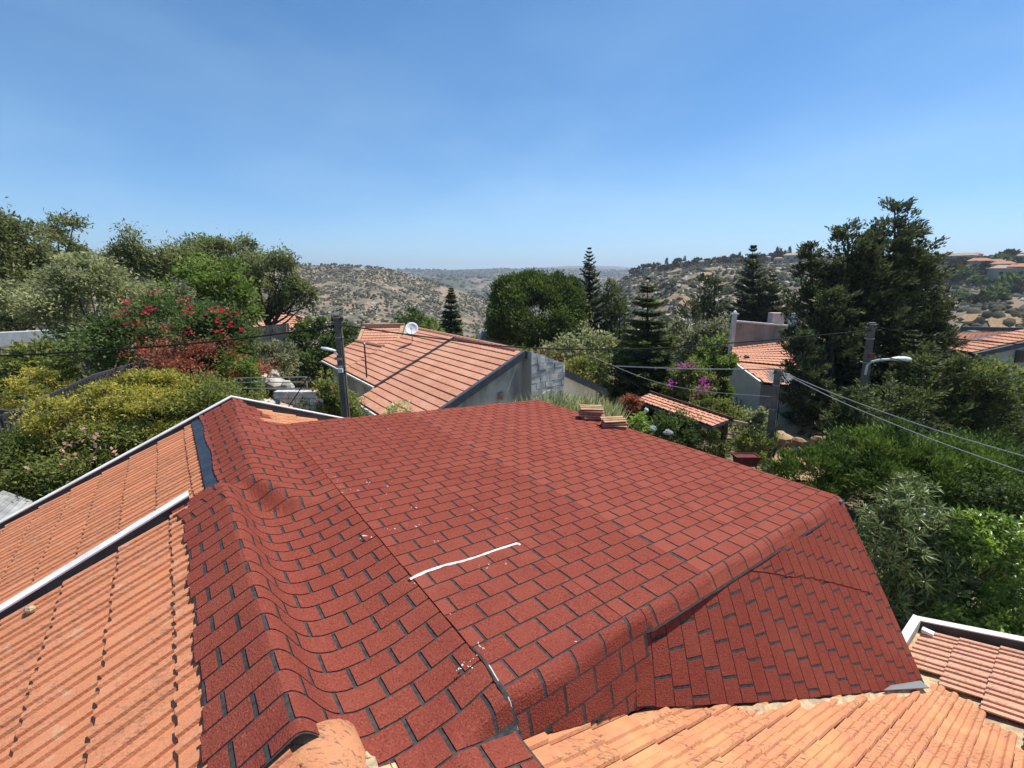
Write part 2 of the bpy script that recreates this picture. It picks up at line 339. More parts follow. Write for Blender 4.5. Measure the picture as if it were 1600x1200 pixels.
def hM(u, v):                                        # flat felt with its rolled edge; returns v', z
    u, v = np.broadcast_arrays(np.asarray(u, float), np.asarray(v, float))
    s = np.maximum(BN - v, 0); rr = .09 + .018 * np.sin(u * 5.3)
    th = np.minimum(s / rr, R(72)); ex = np.maximum(s - rr * R(72), 0); u = u * 1.0
    tail = R(76) - R(18) * smooth(1.04, 1.06, u)
    vv = np.where(v < BN, BN - rr * np.sin(th) - ex * np.cos(tail), v)
    zz = hflat(u, np.maximum(v, BN)) - rr * (1 - np.cos(th)) - ex * np.sin(tail)
    return vv, zz
def tail_lim(u):
    return BN - .113 - max((float(hflat(u)) - .062 - float(right_slope(u)) - .05) / math.sin(R(76)), .05) if u < 1.04 else -.808
def surfM(u, v, off=0): vv, zz = hM(u, v); return W(u, vv, zz + off)
def surfL(u, v, off=0): return W(u, v, hL(u, v) + off)
def v_bottom(u): return -.70 - .216 * (np.asarray(u, float) - .03)
def surfF(u, t, off=0):                              # steep felt face, t = 0 top .. 1 foot
    u, t = np.broadcast_arrays(np.asarray(u, float), np.asarray(t, float))
    pull = .045 * (1 - np.clip((u - 1.0) / 1.2, 0, 1)); v0 = -.70 + pull; z0 = hflat(u) - .06; ub = u - .14 * (1 - np.clip((u - 1) / 3.7, 0, 1)); v1 = v_bottom(ub) + pull; z1 = right_slope(ub) + .055
    uu = u + (ub - u) * t; bulge = .006 * np.sin(math.pi * t)
    return W(uu, v0 + (v1 - v0) * t - off * .9 - bulge, z0 + (z1 - z0) * t + off * .45)

house = empty('tiled_house', W(0, 0, -ORG[2])[()] if False else (ORG[0], ORG[1], 0), 'our own tile roof house patched with red brick-pattern felt sheets', 'house')
CAMP = np.array([0, 0, CAM_H])
pieces = []                                          # (apparent size, verts, faces, tint, parent key)
def grid_faces(n, m): 
    i, j = np.meshgrid(np.arange(n - 1), np.arange(m - 1), indexing='ij')
    return np.stack([i * m + j, (i + 1) * m + j, (i + 1) * m + j + 1, i * m + j + 1], -1).reshape(-1, 4)
def tab_piece(surf, P, parent, tint, n=3, m=3, thick=.004, flip=False):
    """P: corner params [[a0,b0],[a1,b0],[a1,b1],[a0,b1]] in surface parameters"""
    P = np.array(P, float); s, t = np.meshgrid(np.linspace(0, 1, n), np.linspace(0, 1, m), indexing='ij')
    q = lambda k: P[0, k] * (1 - s) * (1 - t) + P[1, k] * s * (1 - t) + P[2, k] * s * t + P[3, k] * (1 - s) * t
    a, b = q(0).ravel(), q(1).ravel()
    top = surf(a, b, thick); bot = surf(a, b, -.001)
    Fc = grid_faces(n, m); edge = [i * m for i in range(n)] + [(n - 1) * m + j for j in range(1, m)] + [i * m + m - 1 for i in range(n - 2, -1, -1)] + [j for j in range(m - 2, 0, -1)]
    e = np.array(edge); e2 = np.roll(e, -1); N_ = n * m
    V = np.concatenate([top, bot]); side = np.stack([e, e2, e2 + N_, e + N_], -1)
    Fc = np.concatenate([Fc, side[:, ::-1]])
    c = top.mean(0) - CAMP; dist = np.linalg.norm(c)
    nrm = np.cross(top[-m] - top[0], top[m - 1] - top[0]); area = abs(nrm @ c) / dist / dist ** 2
    if nrm[2] < 0: Fc = Fc[:, ::-1]
    zc = c[1] * cp - c[2] * sp; sx = c[0] / max(zc, .01) * F_PX; sy = (c[1] * sp + c[2] * cp) / max(zc, .01) * F_PX
    if zc < .2 or abs(sx) > 830 or abs(sy) > 640: area = 0
    pieces.append((area, V, Fc, tint, parent))

# base sheets (black felt under the red tabs), one per roll
def sheet(name, surf, ua, ub, va, vb, nu, nv, mask=None, off=0, matl=M_FELT):
    us, vs = np.linspace(ua, ub, nu), np.linspace(va, vb, nv); U_, V_ = np.meshgrid(us, vs, indexing='ij')
    P = surf(U_.ravel(), V_.ravel(), off); Fc = grid_faces(nu, nv)
    if mask is not None:
        cu = U_.ravel()[Fc].mean(1); cv = V_.ravel()[Fc].mean(1); Fc = Fc[mask(cu, cv)]
    return obj(name, P, Fc, matl, house, smooth_=True)
SEAM = [-.1 + .97 * k for k in range(5)] + [4.70]
BW, BH, JG, RG = .25, .1604, .021, .0135
VMAX = 5.0
def v_end(u): return VMAX - .06 * (u + .1) - .0
for k in range(5):
    ua, ub = SEAM[k], SEAM[k + 1]
    sh = sheet('felt_sheet', lambda u, v, off=0, k=k: surfM(u, v, off + .0015 * (k % 2)), ua, ub + .01, -1.40 if k < 2 else -.812, 4.78 if k else 4.97, 20, 220,
               (lambda u, v: v > np.array([tail_lim(float(x)) for x in u])) if k in (0, 1) else None, -.002)
    tone = [.12, .0, .55, .62, .5][k]
    r0 = int(math.floor((-1.44 if k < 2 else -.80) / BH)); r1 = int(4.97 / BH)
    for j in range(r0, r1 + 1):
        v0, v1 = j * BH + RG / 2, (j + 1) * BH - RG / 2
        v1 = min(v1, v_end((ua + ub) / 2))
        if v1 - v0 < .03: continue
        o = .125 * (j % 2) + .008 * random.uniform(-1, 1)
        i0 = int(math.floor((ua - o) / BW)); i1 = int(math.ceil((ub - o) / BW))
        for i in range(i0, i1):
            a, b = i * BW + o + JG / 2, (i + 1) * BW + o - JG / 2
            cutl = a < ua; a, b = max(a, ua + .001), min(b, ub - .003)
            if b - a < .025: continue
            parts = [(a, 1.036), (1.044, b)] if (a < 1.03 and b > 1.04 and j < -4) else [(a, b)]
            tn = np.clip(tone + random.uniform(-.17, .17) + (.45 if cutl and b - a < .2 else 0) + (.25 if random.random() < .05 else 0), 0, 1.2)
            for a, b in parts:
                if b - a < .02: continue
                la, lb = tail_lim(a), tail_lim(b); v0a, v0b = max(v0, la), max(v0, lb)
                if v1 - min(v0a, v0b) < .03 or (a > 1.02 and j < -5): continue
                v0a, v0b = min(v0a, v1 - .004), min(v0b, v1 - .004); rj = lambda: random.uniform(-.003, .003)
                q = [(a + rj(), v0a), (b + rj(), v0b), (b + rj(), v1), (a + rj(), v1)]; off = .0015 * (k % 2)
                tab_piece(lambda u, v, f=0, off=off: surfM(u, v, f + off), q, sh, tn, 3, 7 if v0 < BN + .05 else 2)
# ridge and valley sheets
def arc_table(P, u0=-.1):
    us = P[0][P[0] <= u0][::-1]; zs = np.interp(us, *P); s = np.concatenate([[0], np.cumsum(np.hypot(np.diff(us), np.diff(zs)))]); return s, us
ARCN, ARCF = arc_table(NEARP), arc_table(FARP)
def u_of(s, v): t = smooth(2.0, 2.6, v); return np.interp(s, *ARCN) * (1 - t) + np.interp(s, *ARCF) * t
def left_lim(v): return (-1.38 + .02 * np.sin(v * 9) if v < 2.70 else -1.075 + .012 * np.sin(v * 5))
def maskL(u, v):
    ll = np.where(v < 2.76, -1.372, -1.068); ok = u > ll
    ok &= ~((v < -.50) & (u < -.84)); ok &= ~((v > 5.0) & (u > -.12 - .36 * (v - 5.0) / .9)); return ok
shA = sheet('felt_sheet', surfL, -1.39, -.085, -1.5, 2.78, 90, 190, maskL, -.004)
shB = sheet('felt_sheet', surfL, -1.08, -.085, 2.70, 5.97, 70, 130, maskL, -.004)
for j in range(int(-1.5 / BH), int(5.97 / BH)):
    vs_ = (j + .38) * BH
    v0, v1 = vs_ + RG / 2, vs_ + BH - RG / 2; vm = (v0 + v1) / 2
    ll = left_lim(vm); smax = 3.0; o = .125 * (j % 2) + random.uniform(-.006, .006); s = -o; near = vm < 2.70
    while s < smax:
        a, b = max(s, .004), s + BW - JG * 1.15; s += BW
        if b < a + .012: continue
        ua_, ub_ = float(u_of(a, vm)), float(u_of(b, vm))
        if ua_ < ll + .01: break
        if ub_ < ll: b = float(np.interp(-ll, -(ARCN if near else ARCF)[1], (ARCN if near else ARCF)[0])); ub_ = ll
        va_c = vb_c = v0
        if v0 < -.495:
            if ua_ < -.84: va_c = max(v0, -.495)
            if ub_ < -.84: vb_c = max(v0, -.495)
            if v1 - vb_c < .02:
                if ua_ < -.87: continue
                b = float(np.interp(.84, -ARCN[1], ARCN[0])); vb_c = v0
        if vm > 4.95 and ua_ > -.12 - .36 * (vm - 5.0) / .9:
            if ub_ > -.16 - .36 * (vm - 5.0) / .9: continue
            a = float(np.interp(.12 + .36 * (vm - 5.0) / .9, -ARCF[1], ARCF[0]))
        tab_piece(lambda s_, v, f=0: surfL(u_of(s_, v), v, f), [(a, va_c), (b, vb_c), (b, v1), (a, v1)], shA if near else shB, np.clip(.08 + random.uniform(-.12, .12), 0, 1), 9 if ua_ < -.5 or vm < 0 else 5, 6 if vm < 0 else 4)
# steep face: lower sheet with tabs on edge, upper patch laid over it
UF0, UF1 = .96, 4.715
shC = sheet('felt_sheet', surfF, UF0 - .03, UF1, 0, 1, 60, 12)
def patch_t(u): return np.interp(u, [2.15, 3.0, 4.4, 4.72], [0, .235, .50, .40])
shD = obj('felt_sheet', *(lambda us: (np.concatenate([surfF(us, us * 0, .006), surfF(us, np.maximum(patch_t(us) - .006, 0), .006)]), np.array([(i, i + 40, i + 41, i + 1) for i in range(39)])))(np.linspace(2.15, UF1, 40)), M_FELT, house)
def flen(u): return float(np.linalg.norm(surfF(u, 1.) - surfF(u, 0.)))
SW = .158
k = 0; u = UF0
while u < UF1 - .03:
    b = min(u + SW, UF1 - .002); L_ = flen((u + b) / 2); s = -random.choice([.0, .0]) - (.125 if k % 2 else 0) + .06
    while s < L_:
        a0, a1 = max(s, 0) / L_, min(s + BW - JG * 1.2, L_) / L_; s += BW
        if a1 - a0 < .02 / L_: continue
        tab_piece(surfF, [(u + .004, a0), (b - .004, a0), (b - .004, a1), (u + .004, a1)], shC, np.clip(.0 + random.uniform(-.1, .1), 0, 1), 2, 3)
    u = b; k += 1
k = 0; u = 2.3
while u < UF1 - .03:
    b = min(u + SW, UF1 - .002); L_ = flen((u + b) / 2); s = -(.125 if k % 2 else 0) - .05 * k % .25
    while s < L_:
        a0, a1 = max(s, 0) / L_, (s + BW - JG) / L_; s += BW
        tl, tr = float(patch_t(u)), float(patch_t(b)); tm = min(a1, (tl + tr) / 2)
        if tm - a0 < .004: continue
        sk = 0.0
        tab_piece(lambda u_, t_, f=0: surfF(u_ + .03 * t_, t_, f + .007), [(u + .004, a0), (b - .004, a0 + sk), (b - .004, min(a1 + sk, tr)), (u + .004, min(a1, tl))], shD, np.clip(.05 + random.uniform(-.1, .1), 0, 1), 2, 2)
    u = b; k += 1
pieces.sort(key=lambda p: -p[0])
for p in pieces[:300]: obj('shingle', p[1], p[2], M_SHING, p[4], p[3])
vs, fs, ts, n0 = [], [], [], 0
for p in pieces[300:]:
    vs.append(p[1]); fs.append(p[2] + n0); ts.append(np.full(len(p[2]), p[3])); n0 += len(p[1])
meta(obj('shingle', np.concatenate(vs), np.concatenate(fs), M_SHING, house, np.concatenate(ts)), kind='stuff')

# blue-black membrane strip beside the far ridge felt
us_ = np.linspace(-1.19, -1.06, 5); vv_ = np.linspace(2.6, 5.95, 60); U_, V_ = np.meshgrid(us_, vv_, indexing='ij')
obj('membrane_strip', W(U_.ravel(), V_.ravel(), left_far(U_.ravel()) + .075 + .015 * (vnoise(V_.ravel() * 7, U_.ravel() * 9) - .3)), grid_faces(5, 60), M_MEMB, house, smooth_=True)

# ------------------------------------------------------------ roof tiles
TP = np.array([(0, .001), (.004, .019), (.014, .025), (.050, .025), (.060, .020), (.064, .001), (.103, .000), (.107, .018), (.117, .023), (.150, .022), (.157, .001), (.219, .002)])
def tile_geo(length=.43, th=.016, wscale=1.0, jag=0):
    """local x across, y upslope from the lower end, z up; lower end rides up on the course below"""
    V = []; n = len(TP)
    for y, dz in ((0, .026), (length, .0)):
        for x, z in TP: V.append((x * wscale, y, z + dz))
    for x, z in TP: V.append((x * wscale, .001, z + .026 - th - .004))
    Fc = [(i, i + 1, n + i + 1, n + i) for i in range(n - 1)] + [(2 * n + i, 2 * n + i + 1, i + 1, i) for i in range(n - 1)]
    V += [(TP[-1, 0] * wscale, length, -.01), (0, length, -.01)]
    Fc += [(n - 1, 3 * n - 1, 3 * n, 2 * n - 1), (0, n, 3 * n + 1, 2 * n)]
    return np.array(V), np.array(Fc)
TV, TF = tile_geo(); TP_L = TP
TP = np.array([(0, .002), (.008, .020), (.024, .029), (.046, .026), (.060, .008), (.074, .001), (.106, .002), (.116, .019), (.134, .027), (.156, .023), (.170, .004), (.219, .001)])
TVR, _ = tile_geo(); TP = TP_L
tile_me = {m.name: mesh_np('roof_tile', TVR if m is M_TILE_R else TV, TF, m) for m in (M_TILE, M_TILE_R, M_TILE_W)}
tiles = []
def add_tile(p, ax, ay, az, m, clip=None):
    Mx = np.stack([ax, ay, az], 1); c = p + Mx @ np.array([.11, .17, .0]) - CAMP; d = np.linalg.norm(c)
    zc = c[1] * cp - c[2] * sp; sx = c[0] / max(zc, .01) * F_PX; sy = (c[1] * sp + c[2] * cp) / max(zc, .01) * F_PX
    area = abs(az @ c) / d ** 3 if zc > .2 and abs(sx) < 850 and abs(sy) < 680 else 0
    tiles.append((area, p, Mx, m, clip))
def tile_field(zf, sl, du, edges, v_range, m, down=-1, keep=None, jit=1.0):
    """courses run along v; down = -1: slope falls towards -u, +1: towards +u"""
    up_u = -down; n_ = math.hypot(1, sl); ay = (UH * up_u + UP * sl) / n_
    ax = VH * (1 if down > 0 else -1); ax = np.cross(ay, np.cross(ax, ay)); az = np.cross(ax, ay)
    if az[2] < 0: ax = -ax; az = -az
    sgn = 1 if ax @ VH > 0 else -1
    for e in edges:
        v = v_range[0]
        while v < v_range[1]:
            if keep is None or keep(e, v + .11):
                p = W(e + random.uniform(-.008, .008) * jit, v + (0 if sgn > 0 else .225), float(zf(e)) + random.uniform(0, .006))
                t = random.uniform(-.012, .012) * jit; ax2 = ax * math.cos(t) + ay * math.sin(t); ay2 = ay * math.cos(t) - ax * math.sin(t)
                add_tile(p, ax2, ay2, az, m)
            v += .2235
tile_field(left_near, .46, .37, [-1.47 - .372 * k + .0 for k in range(0, 8)], (-1.7, 2.42), M_TILE, -1)
tile_field(left_far, .46, .335, [-1.28 - .335 * k for k in range(0, 9)], (2.62, 5.80), M_TILE, -1)
tile_field(lambda u: .205 - .4 * (u + .62) - .03, .40, .335, [-.12 + .335 * k for k in range(3)], (4.98, 5.85), M_TILE_R, 1, lambda u, v: u < .95)
VAL0, VAL1 = np.array([4.72, -2.46]), np.array([5.45, -1.56])
def val_u(v): return VAL0[0] + (v - VAL0[1]) * (VAL1[0] - VAL0[0]) / (VAL1[1] - VAL0[1])
tile_field(right_slope, .40, .35, [-.62 + .335 * k for k in range(0, 20)], (-3.95, -.62), M_TILE_R, 1, lambda u, v: (v < v_bottom(max(u - .2, 0)) + .10 if u > -.05 else v < -1.25) and u < val_u(v) + .05 and u < 5.75)
# wing on the right: slope falls towards +v
WZ0 = float(right_slope(VAL0[0])); WB = .36
def wing(v): return WZ0 - WB * (v - VAL0[1]) + .05
n_ = math.hypot(1, WB); ay = (-VH + UP * WB) / n_; ax = -UH; az = np.cross(ax, ay)
if az[2] < 0: ax = UH; az = np.cross(ax, ay)
WING_U1 = 6.45
for k in range(9):
    e = -1.42 - .345 * k; u = WING_U1 - .13
    while u > val_u(e) - .0:
        if u - .225 > val_u(e - .17) - .16: add_tile(W(u - (.225 if ax @ UH > 0 else 0), e + random.uniform(-.008, .008), float(wing(e)) + random.uniform(0, .006)), ax, ay, az, M_TILE_W)
        u -= .2235
tiles.sort(key=lambda t: -t[0])
for a, p, Mx, m, c in tiles[:300]:
    o = link('roof_tile', tile_me[m.name]); o.parent = house; o.matrix_parent_inverse = parent_inv(house)
    o.matrix_basis = Matrix([[*Mx[i], p[i]] for i in range(3)] + [[0, 0, 0, 1]])
for mm in (M_TILE, M_TILE_R, M_TILE_W):
    rest = [t for t in tiles[300:] if t[3] is mm]
    if not rest: continue
    V = np.concatenate([t[1] + (TVR if mm is M_TILE_R else TV) @ t[2].T for t in rest]); Fc = np.concatenate([TF + i * len(TV) for i in range(len(rest))])
    meta(obj('roof_tile', V, Fc, mm, house, np.repeat(RNG.random(len(rest)), len(TF))), kind='stuff')

# decks under the tiles, walls, trims
def quad(name, P, m, parent=house): return obj(name, P, [tuple(range(len(P)))], m, parent)
quad('roof_deck', [W(u, v, float(left_near(u)) - .03) for u, v in ((-1.2, -3.9), (-1.2, 2.63), (-4.3, 2.63), (-4.3, -3.9))], M_FELT)
quad('roof_deck', [W(u, v, float(left_far(u)) - .03) for u, v in ((-1.0, 2.64), (-1.0, 5.98), (-4.1, 5.98), (-4.1, 2.64))], M_FELT)
quad('roof_deck', [W(u, v, float(right_slope(u)) - .035) for u, v in ((-1.2, -3.9), (val_u(-3.9), -3.9), (val_u(-1.3), -1.3), (5.75, -.6), (-1.2, -.6))], M_MORTAR)
quad('roof_deck', [W(u, v, float(right_slope(u)) - .16) for u, v in ((-1.2, -.6), (-.15, -.6), (-.15, .4), (-1.2, .4))], M_FELT)
quad('roof_deck', [W(u, v, float(wing(v)) - .05) for u, v in ((val_u(-4.6) - .1, -4.6), (WING_U1, -4.6), (WING_U1, -1.32), (val_u(-1.32) - .2, -1.32))], M_MORTAR)
quad('roof_deck', [W(u, v, .205 - .4 * (u + .62) - .06) for u, v in ((-.6, 4.9), (.9, 4.9), (.9, 5.98), (-.6, 5.98))], M_MORTAR)
b = MB()
for (x0, x1, y0, y1, zt) in ((-3.9, -1.0, -3.8, 5.7, -1.15), (-1.0, 4.55, -.5, 4.7, -.75), (-1.0, 5.3, -3.8, -.96, -2.75), (4.57, 6.2, -4.5, -1.6, -2.85)):
    b.hexa([W(u, v, z) for z in (-ORG[2] - .3, zt) for u, v in ((x0, y0), (x1, y0), (x1, y1), (x0, y1))])
b.build('wall', M_WALLW, house)
f = MB()                                             # fascias under the flat felt
f.hexa([W(u, v, z) for z, in ((-1.0,), (-.36,)) for u, v in ((4.60, -.72), (4.67, -.72), (4.67, 4.70), (4.60, 4.70))])
f.hexa([W(u, v, float(hflat(u)) + z) for z in (-.7, -.02) for u, v in ((-.1, 4.86), (4.6, 4.62), (4.6, 4.68), (-.1, 4.92))])
f.build('fascia', M_FASC, house)
def trim(pts, zfun, side, wcap, hcap, outw, parent=house):
    """upstand along a verge: pts (u,v) ends; side = direction towards the tiles"""
    P = [np.array(p, float) for p in pts]; sd_ = np.array(side, float)
    m = MB(); c = MB()
    for (p, q) in zip(P[:-1], P[1:]):
        zp, zq = zfun(p), zfun(q)
        e = lambda a, k, z: W(a[0] + sd_[0] * k, a[1] + sd_[1] * k, z)
        m.hexa([e(p, 0, zp - .35), e(p, .018, zp - .35), e(q, .018, zq - .35), e(q, 0, zq - .35), e(p, 0, zp + hcap), e(p, .018, zp + hcap), e(q, .018, zq + hcap), e(q, 0, zq + hcap)])
        c.hexa([e(p, -wcap, zp + hcap + .003), e(p, .024, zp + hcap + .003), e(q, .024, zq + hcap + .003), e(q, -wcap, zq + hcap + .003), e(p, -wcap, zp + hcap + .018), e(p, .024, zp + hcap + .018), e(q, .024, zq + hcap + .018), e(q, -wcap, zq + hcap + .018)])
        c.hexa([e(p, -wcap, zp - .2), e(p, -wcap + .02, zp - .2), e(q, -wcap + .02, zq - .2), e(q, -wcap, zq - .2), e(p, -wcap, zp + hcap + .001), e(p, -wcap + .02, zp + hcap + .001), e(q, -wcap + .02, zq + hcap + .001), e(q, -wcap, zq + hcap + .001)])
    m.build('verge_flashing', M_DARKMET, parent); c.build('verge_cap', M_WHITE, parent)
trim([(-4.3, 2.60), (-1.33, 2.60)], lambda p: float(left_near(p[0])) + .02, (0, -1), .095, .082, 0)
trim([(-4.1, 6.03), (-.62, 6.03)], lambda p: float(left_far(p[0])) + .03, (0, -1), .08, .07, 0)
trim([(-.62, 6.03), (1.2, 6.03)], lambda p: .205 - .4 * (p[0] + .62) + .02, (0, -1), .06, .055, 0)
trim([(WING_U1 + .0, -4.6), (WING_U1, -1.26)], lambda p: float(wing(p[1])) + .01, (-1, 0), .09, .085, 0)
c = MB()                                             # white eave kerb closing the valley end of the wing
c.hexa([W(u, v, z) for z in (-2.75, -2.40) for u, v in ((5.3, -1.36), (WING_U1 - .02, -1.36), (WING_U1 - .02, -1.27), (5.3, -1.27))])
c.build('eave_kerb', M_WHITE, house)
MB().box(W(6.22, -1.47, float(wing(-1.5)) + .07), (.08, .12, .04), UH, VH).build('kerb_block', M_WHITE, house)
# ridge tile with mortar at the near end
t = MB(); n = 14; rows = []
for s_, rad in ((-.36, .195), (-.20, .195), (-.155, .185), (-.05, .155), (-.02, .165), (.7, .15)):
    base = len(t.V)
    for k in range(n):
        q = R(-12) + (math.pi + R(24)) * k / (n - 1); cz = -.005
        t.V.append(tuple(W(-1.01 + rad * math.cos(q) * 1.05, -.79 - s_, cz + rad * math.sin(q))))
    rows.append(base)
for a, bb in zip(rows[:-1], rows[1:]):
    for k in range(n - 1): t.F.append((a + k, a + k + 1, bb + k + 1, bb + k))
t.F.append(tuple(range(rows[0], rows[0] + n)))
RT = t.build('ridge_tile', M_TILE_R, house, smooth_=True)
t = MB()
for s_, q0, rr_ in ((-.13, .35, .06), (-.05, .22, .055), (.06, .12, .06), (.17, .05, .06), (-.16, 1.3, .03), (-.15, 1.75, .03), (.25, .02, .06)):
    c0 = W(-1.01 + .19 * math.cos(q0), -.75 - s_, -.02 + .19 * math.sin(q0) - .02)
    t.lathe(c0, [(.001, rr_ * .8), (rr_ * .6, rr_ * .62), (rr_, rr_ * .1), (rr_ * .9, -rr_ * .5)], 7)
rn = np.array(t.V); rn += (RNG.random(rn.shape) - .5) * .022; t.V = [tuple(x) for x in rn]
t.build('mortar', M_MORTAR, house)
# mortar fillet and grey flashing at the foot of the steep face
m = MB(); us = np.linspace(1.7, 4.75, 40)
P0 = W(us, v_bottom(us) - .02, right_slope(us) + .055); P1 = W(us, v_bottom(us) - .055 - .04 * vnoise(us * 6, us * 0), right_slope(us) + .012)
P2 = W(us, v_bottom(us) + .08, right_slope(us) + .0)
obj('mortar', np.concatenate([P0 + (RNG.random(P0.shape) - .5) * .012, P1]), np.array([(i, i + 1, 41 + i, 40 + i) for i in range(39)]), M_MORTAR, house)
m.hexa([W(u, float(v_bottom(u)) + dv, float(right_slope(u)) + dz) for dz0 in (0, .012) for u, dv, dz in ((3.75, -.03, .080 + dz0), (4.62, -.055, .085 + dz0), (4.62, .02, .11 + dz0), (3.95, .0, .10 + dz0))]).build('flashing_strip', M_GREYMET, house)
# black strip below the rolled felt lip, turned in towards the face
us = np.linspace(1.15, 4.71, 60); a0 = surfM(us, us * 0 - .812, 0); a1 = a0 + np.array([0, 0, -.05]) + .012 * (RNG.random(a0.shape) - .5) + .05 * VH
obj('felt_lip', np.concatenate([a0, a1]), np.array([(i, i + 60, i + 61, i + 1) for i in range(59)]), M_FELT, house)
# sealant bead, black seam, splashes of white sealant
def on_flat(px, py):                                 # where a pixel's ray meets the flat felt
    d = ray(px, py); n = UP + .0723 * UH; t_ = (n @ (ORG - CAMP)) / (n @ d); X = CAMP + d * t_ - ORG; return X @ UH, X @ VH
def ribbon(pts, width, h, name, m, surf):
    pts = np.array(pts); m_ = len(pts); tg = np.gradient(pts, axis=0); tg /= np.linalg.norm(tg, axis=1)[:, None]; nn = np.stack([-tg[:, 1], tg[:, 0]], 1)
    ww = np.asarray(width) * (1 + .5 * (RNG.random(m_) - .5)); L_ = pts + nn * ww[:, None] / 2; R_2 = pts - nn * ww[:, None] / 2
    A, B, C_ = surf(L_[:, 0], L_[:, 1], .003), surf(pts[:, 0], pts[:, 1], h), surf(R_2[:, 0], R_2[:, 1], .003)
    V = np.concatenate([A, B, C_]); Fc = [(i, i + 1, m_ + i + 1, m_ + i) for i in range(m_ - 1)] + [(m_ + i, m_ + i + 1, 2 * m_ + i + 1, 2 * m_ + i) for i in range(m_ - 1)]
    return obj(name, V, np.array(Fc)[:, ::-1], m, house, smooth_=True)
bead = [on_flat(x, y) for x, y in ((640, 906), (665, 894), (695, 884), (722, 878), (745, 871), (770, 862), (795, 854), (808, 850), (814, 853))]
tt = np.linspace(0, 8, 40); bead = np.stack([np.interp(tt, range(9), [p[k] for p in bead]) for k in (0, 1)], 1)
ribbon(bead, .027, .012, 'sealant_bead', M_CAULK, surfM)
seam = np.stack([-.1 + .012 * np.sin(np.linspace(0, 9, 30)), np.linspace(-.30, -.98, 30)], 1)
ribbon(seam, .045 * np.linspace(.3, 1, 30), .010, 'seam_gap_strip', M_FELT, surfM)  # black strip painted as the dark of the open gap between sheets
for a, bb in ((8, 14), (17, 26)): ribbon(seam[a:bb] + (.004, 0), .011, .016, 'sealant_bead', M_CAULK, surfM)
sp_V, sp_F = [], []
def splash(u, v, r_, el=1.0):
    n = 7; q0 = random.random() * 6; b0 = len(sp_V); a = random.random() * 3
    pts = [(r_ * random.uniform(.6, 1.2) * math.cos(q0 + k * 6.283 / n) * el, r_ * random.uniform(.6, 1.2) * math.sin(q0 + k * 6.283 / n)) for k in range(n)]
    uu = np.array([u + x * math.cos(a) - y * math.sin(a) for x, y in pts]); vv = np.array([v + x * math.sin(a) + y * math.cos(a) for x, y in pts])
    P = surfM(uu, vv, .0068); sp_V.extend(P.tolist()); sp_F.append(tuple(range(b0, b0 + n)))
for x, y, r_ in ((510, 734, .012), (514, 742, .01), (522, 747, .014), (525, 752, .012), (530, 762, .01), (535, 770, .012), (577, 755, .02), (603, 760, .022), (553, 767, .02), (577, 840, .028), (650, 794, .02), (652, 822, .018), (612, 829, .02), (604, 773, .012), (748, 1008, .01), (742, 1030, .014), (752, 1016, .01), (750, 885, .012), (762, 887, .014), (790, 882, .012), (607, 671, .014), (648, 913, .009), (704, 961, .008), (595, 795, .009), (900, 1005, .01), (725, 1040, .015), (718, 1047, .012), (735, 1043, .012), (540, 694, .01), (738, 798, .011), (790, 812, .01), (680, 848, .01)):
    u, v = on_flat(x, y)
    for q in range(3): splash(u + random.gauss(0, r_ * 1.1), v + random.gauss(0, r_ * 1.1), r_ * random.uniform(.10, .40), random.uniform(1, 2.6))
meta(obj('sealant_splash', sp_V, sp_F, M_CAULK, house), kind='stuff')

# ------------------------------------------------------------ spare tiles and the broken bit on the tiles
def spare_tile(u, v, z, rot, label, m, tilt=0):
    V, Fc = tile_geo(.40, .016, 1.12); V = V - np.array([.12, .2, 0])
    n = len(TP); Fc = [tuple(f) for f in Fc] + [tuple(range(2 * n - 1, n - 1, -1))[:0] or (n, 2 * n - 1, 3 * n, 3 * n + 1)] + [(2 * n, 3 * n + 1, 3 * n, 3 * n - 1)]
    V[:n, 2] -= .020; V[2 * n:3 * n, 2] -= .014
    o = obj('roof_tile_spare', V, Fc, m); o.location = tuple(W(u, v, z)); o.rotation_euler = (tilt, 0.0, rot)
    return meta(o, label, 'tile', 'spare roof tiles stacked on the shingles')
OR = ['bottom', 'second', 'third', 'fourth', 'fifth']
for i in range(6):
    lab = ('pale topmost clay tile on the taller stack of spare tiles' if i == 5 else 'red clay tile, %s from the bottom of the taller spare-tile stack' % (OR[i] if i else 'lowest')) 
    lab = lab.replace('lowest from the bottom of', 'lowest one in')
    spare_tile(4.56 + random.uniform(-.03, .03), 3.12 + random.uniform(-.03, .03), float(hflat(4.56, 3.12)) + .018 + .037 * i, R(5) + random.uniform(-.2, .2) - math.pi / 2, lab, M_PALE if i == 5 else M_TILE_F)
for i in range(4):
    lab = ['red clay tile, lowest one in the shorter spare-tile stack', 'pale clay tile, second from the bottom of the shorter spare-tile stack', 'pale clay tile, third from the bottom of the shorter spare-tile stack', 'cream topmost clay tile on the shorter stack of spare tiles'][i]
    spare_tile(4.55 + random.uniform(-.03, .03), 2.56 + random.uniform(-.03, .03), float(hflat(4.56, 2.56)) + .018 + .037 * i, R(5) + random.uniform(-.25, .25) - math.pi / 2, lab, M_PALE if i else M_TILE_F)
t = MB().lathe((0, 0, 0), [(.001, .04), (.022, .034), (.032, .012), (.028, -.012)], 7); t.V = [(x * 1.3, y * .9, z + random.uniform(-.005, .005)) for x, y, z in t.V]
o = t.build('mortar_lump', M_MORTAR); o.location = tuple(W(-2.42, 2.40, float(left_near(-2.42)) + .05)); meta(o, 'small pale mortar lump lying on tiles below the white verge', 'mortar lump')

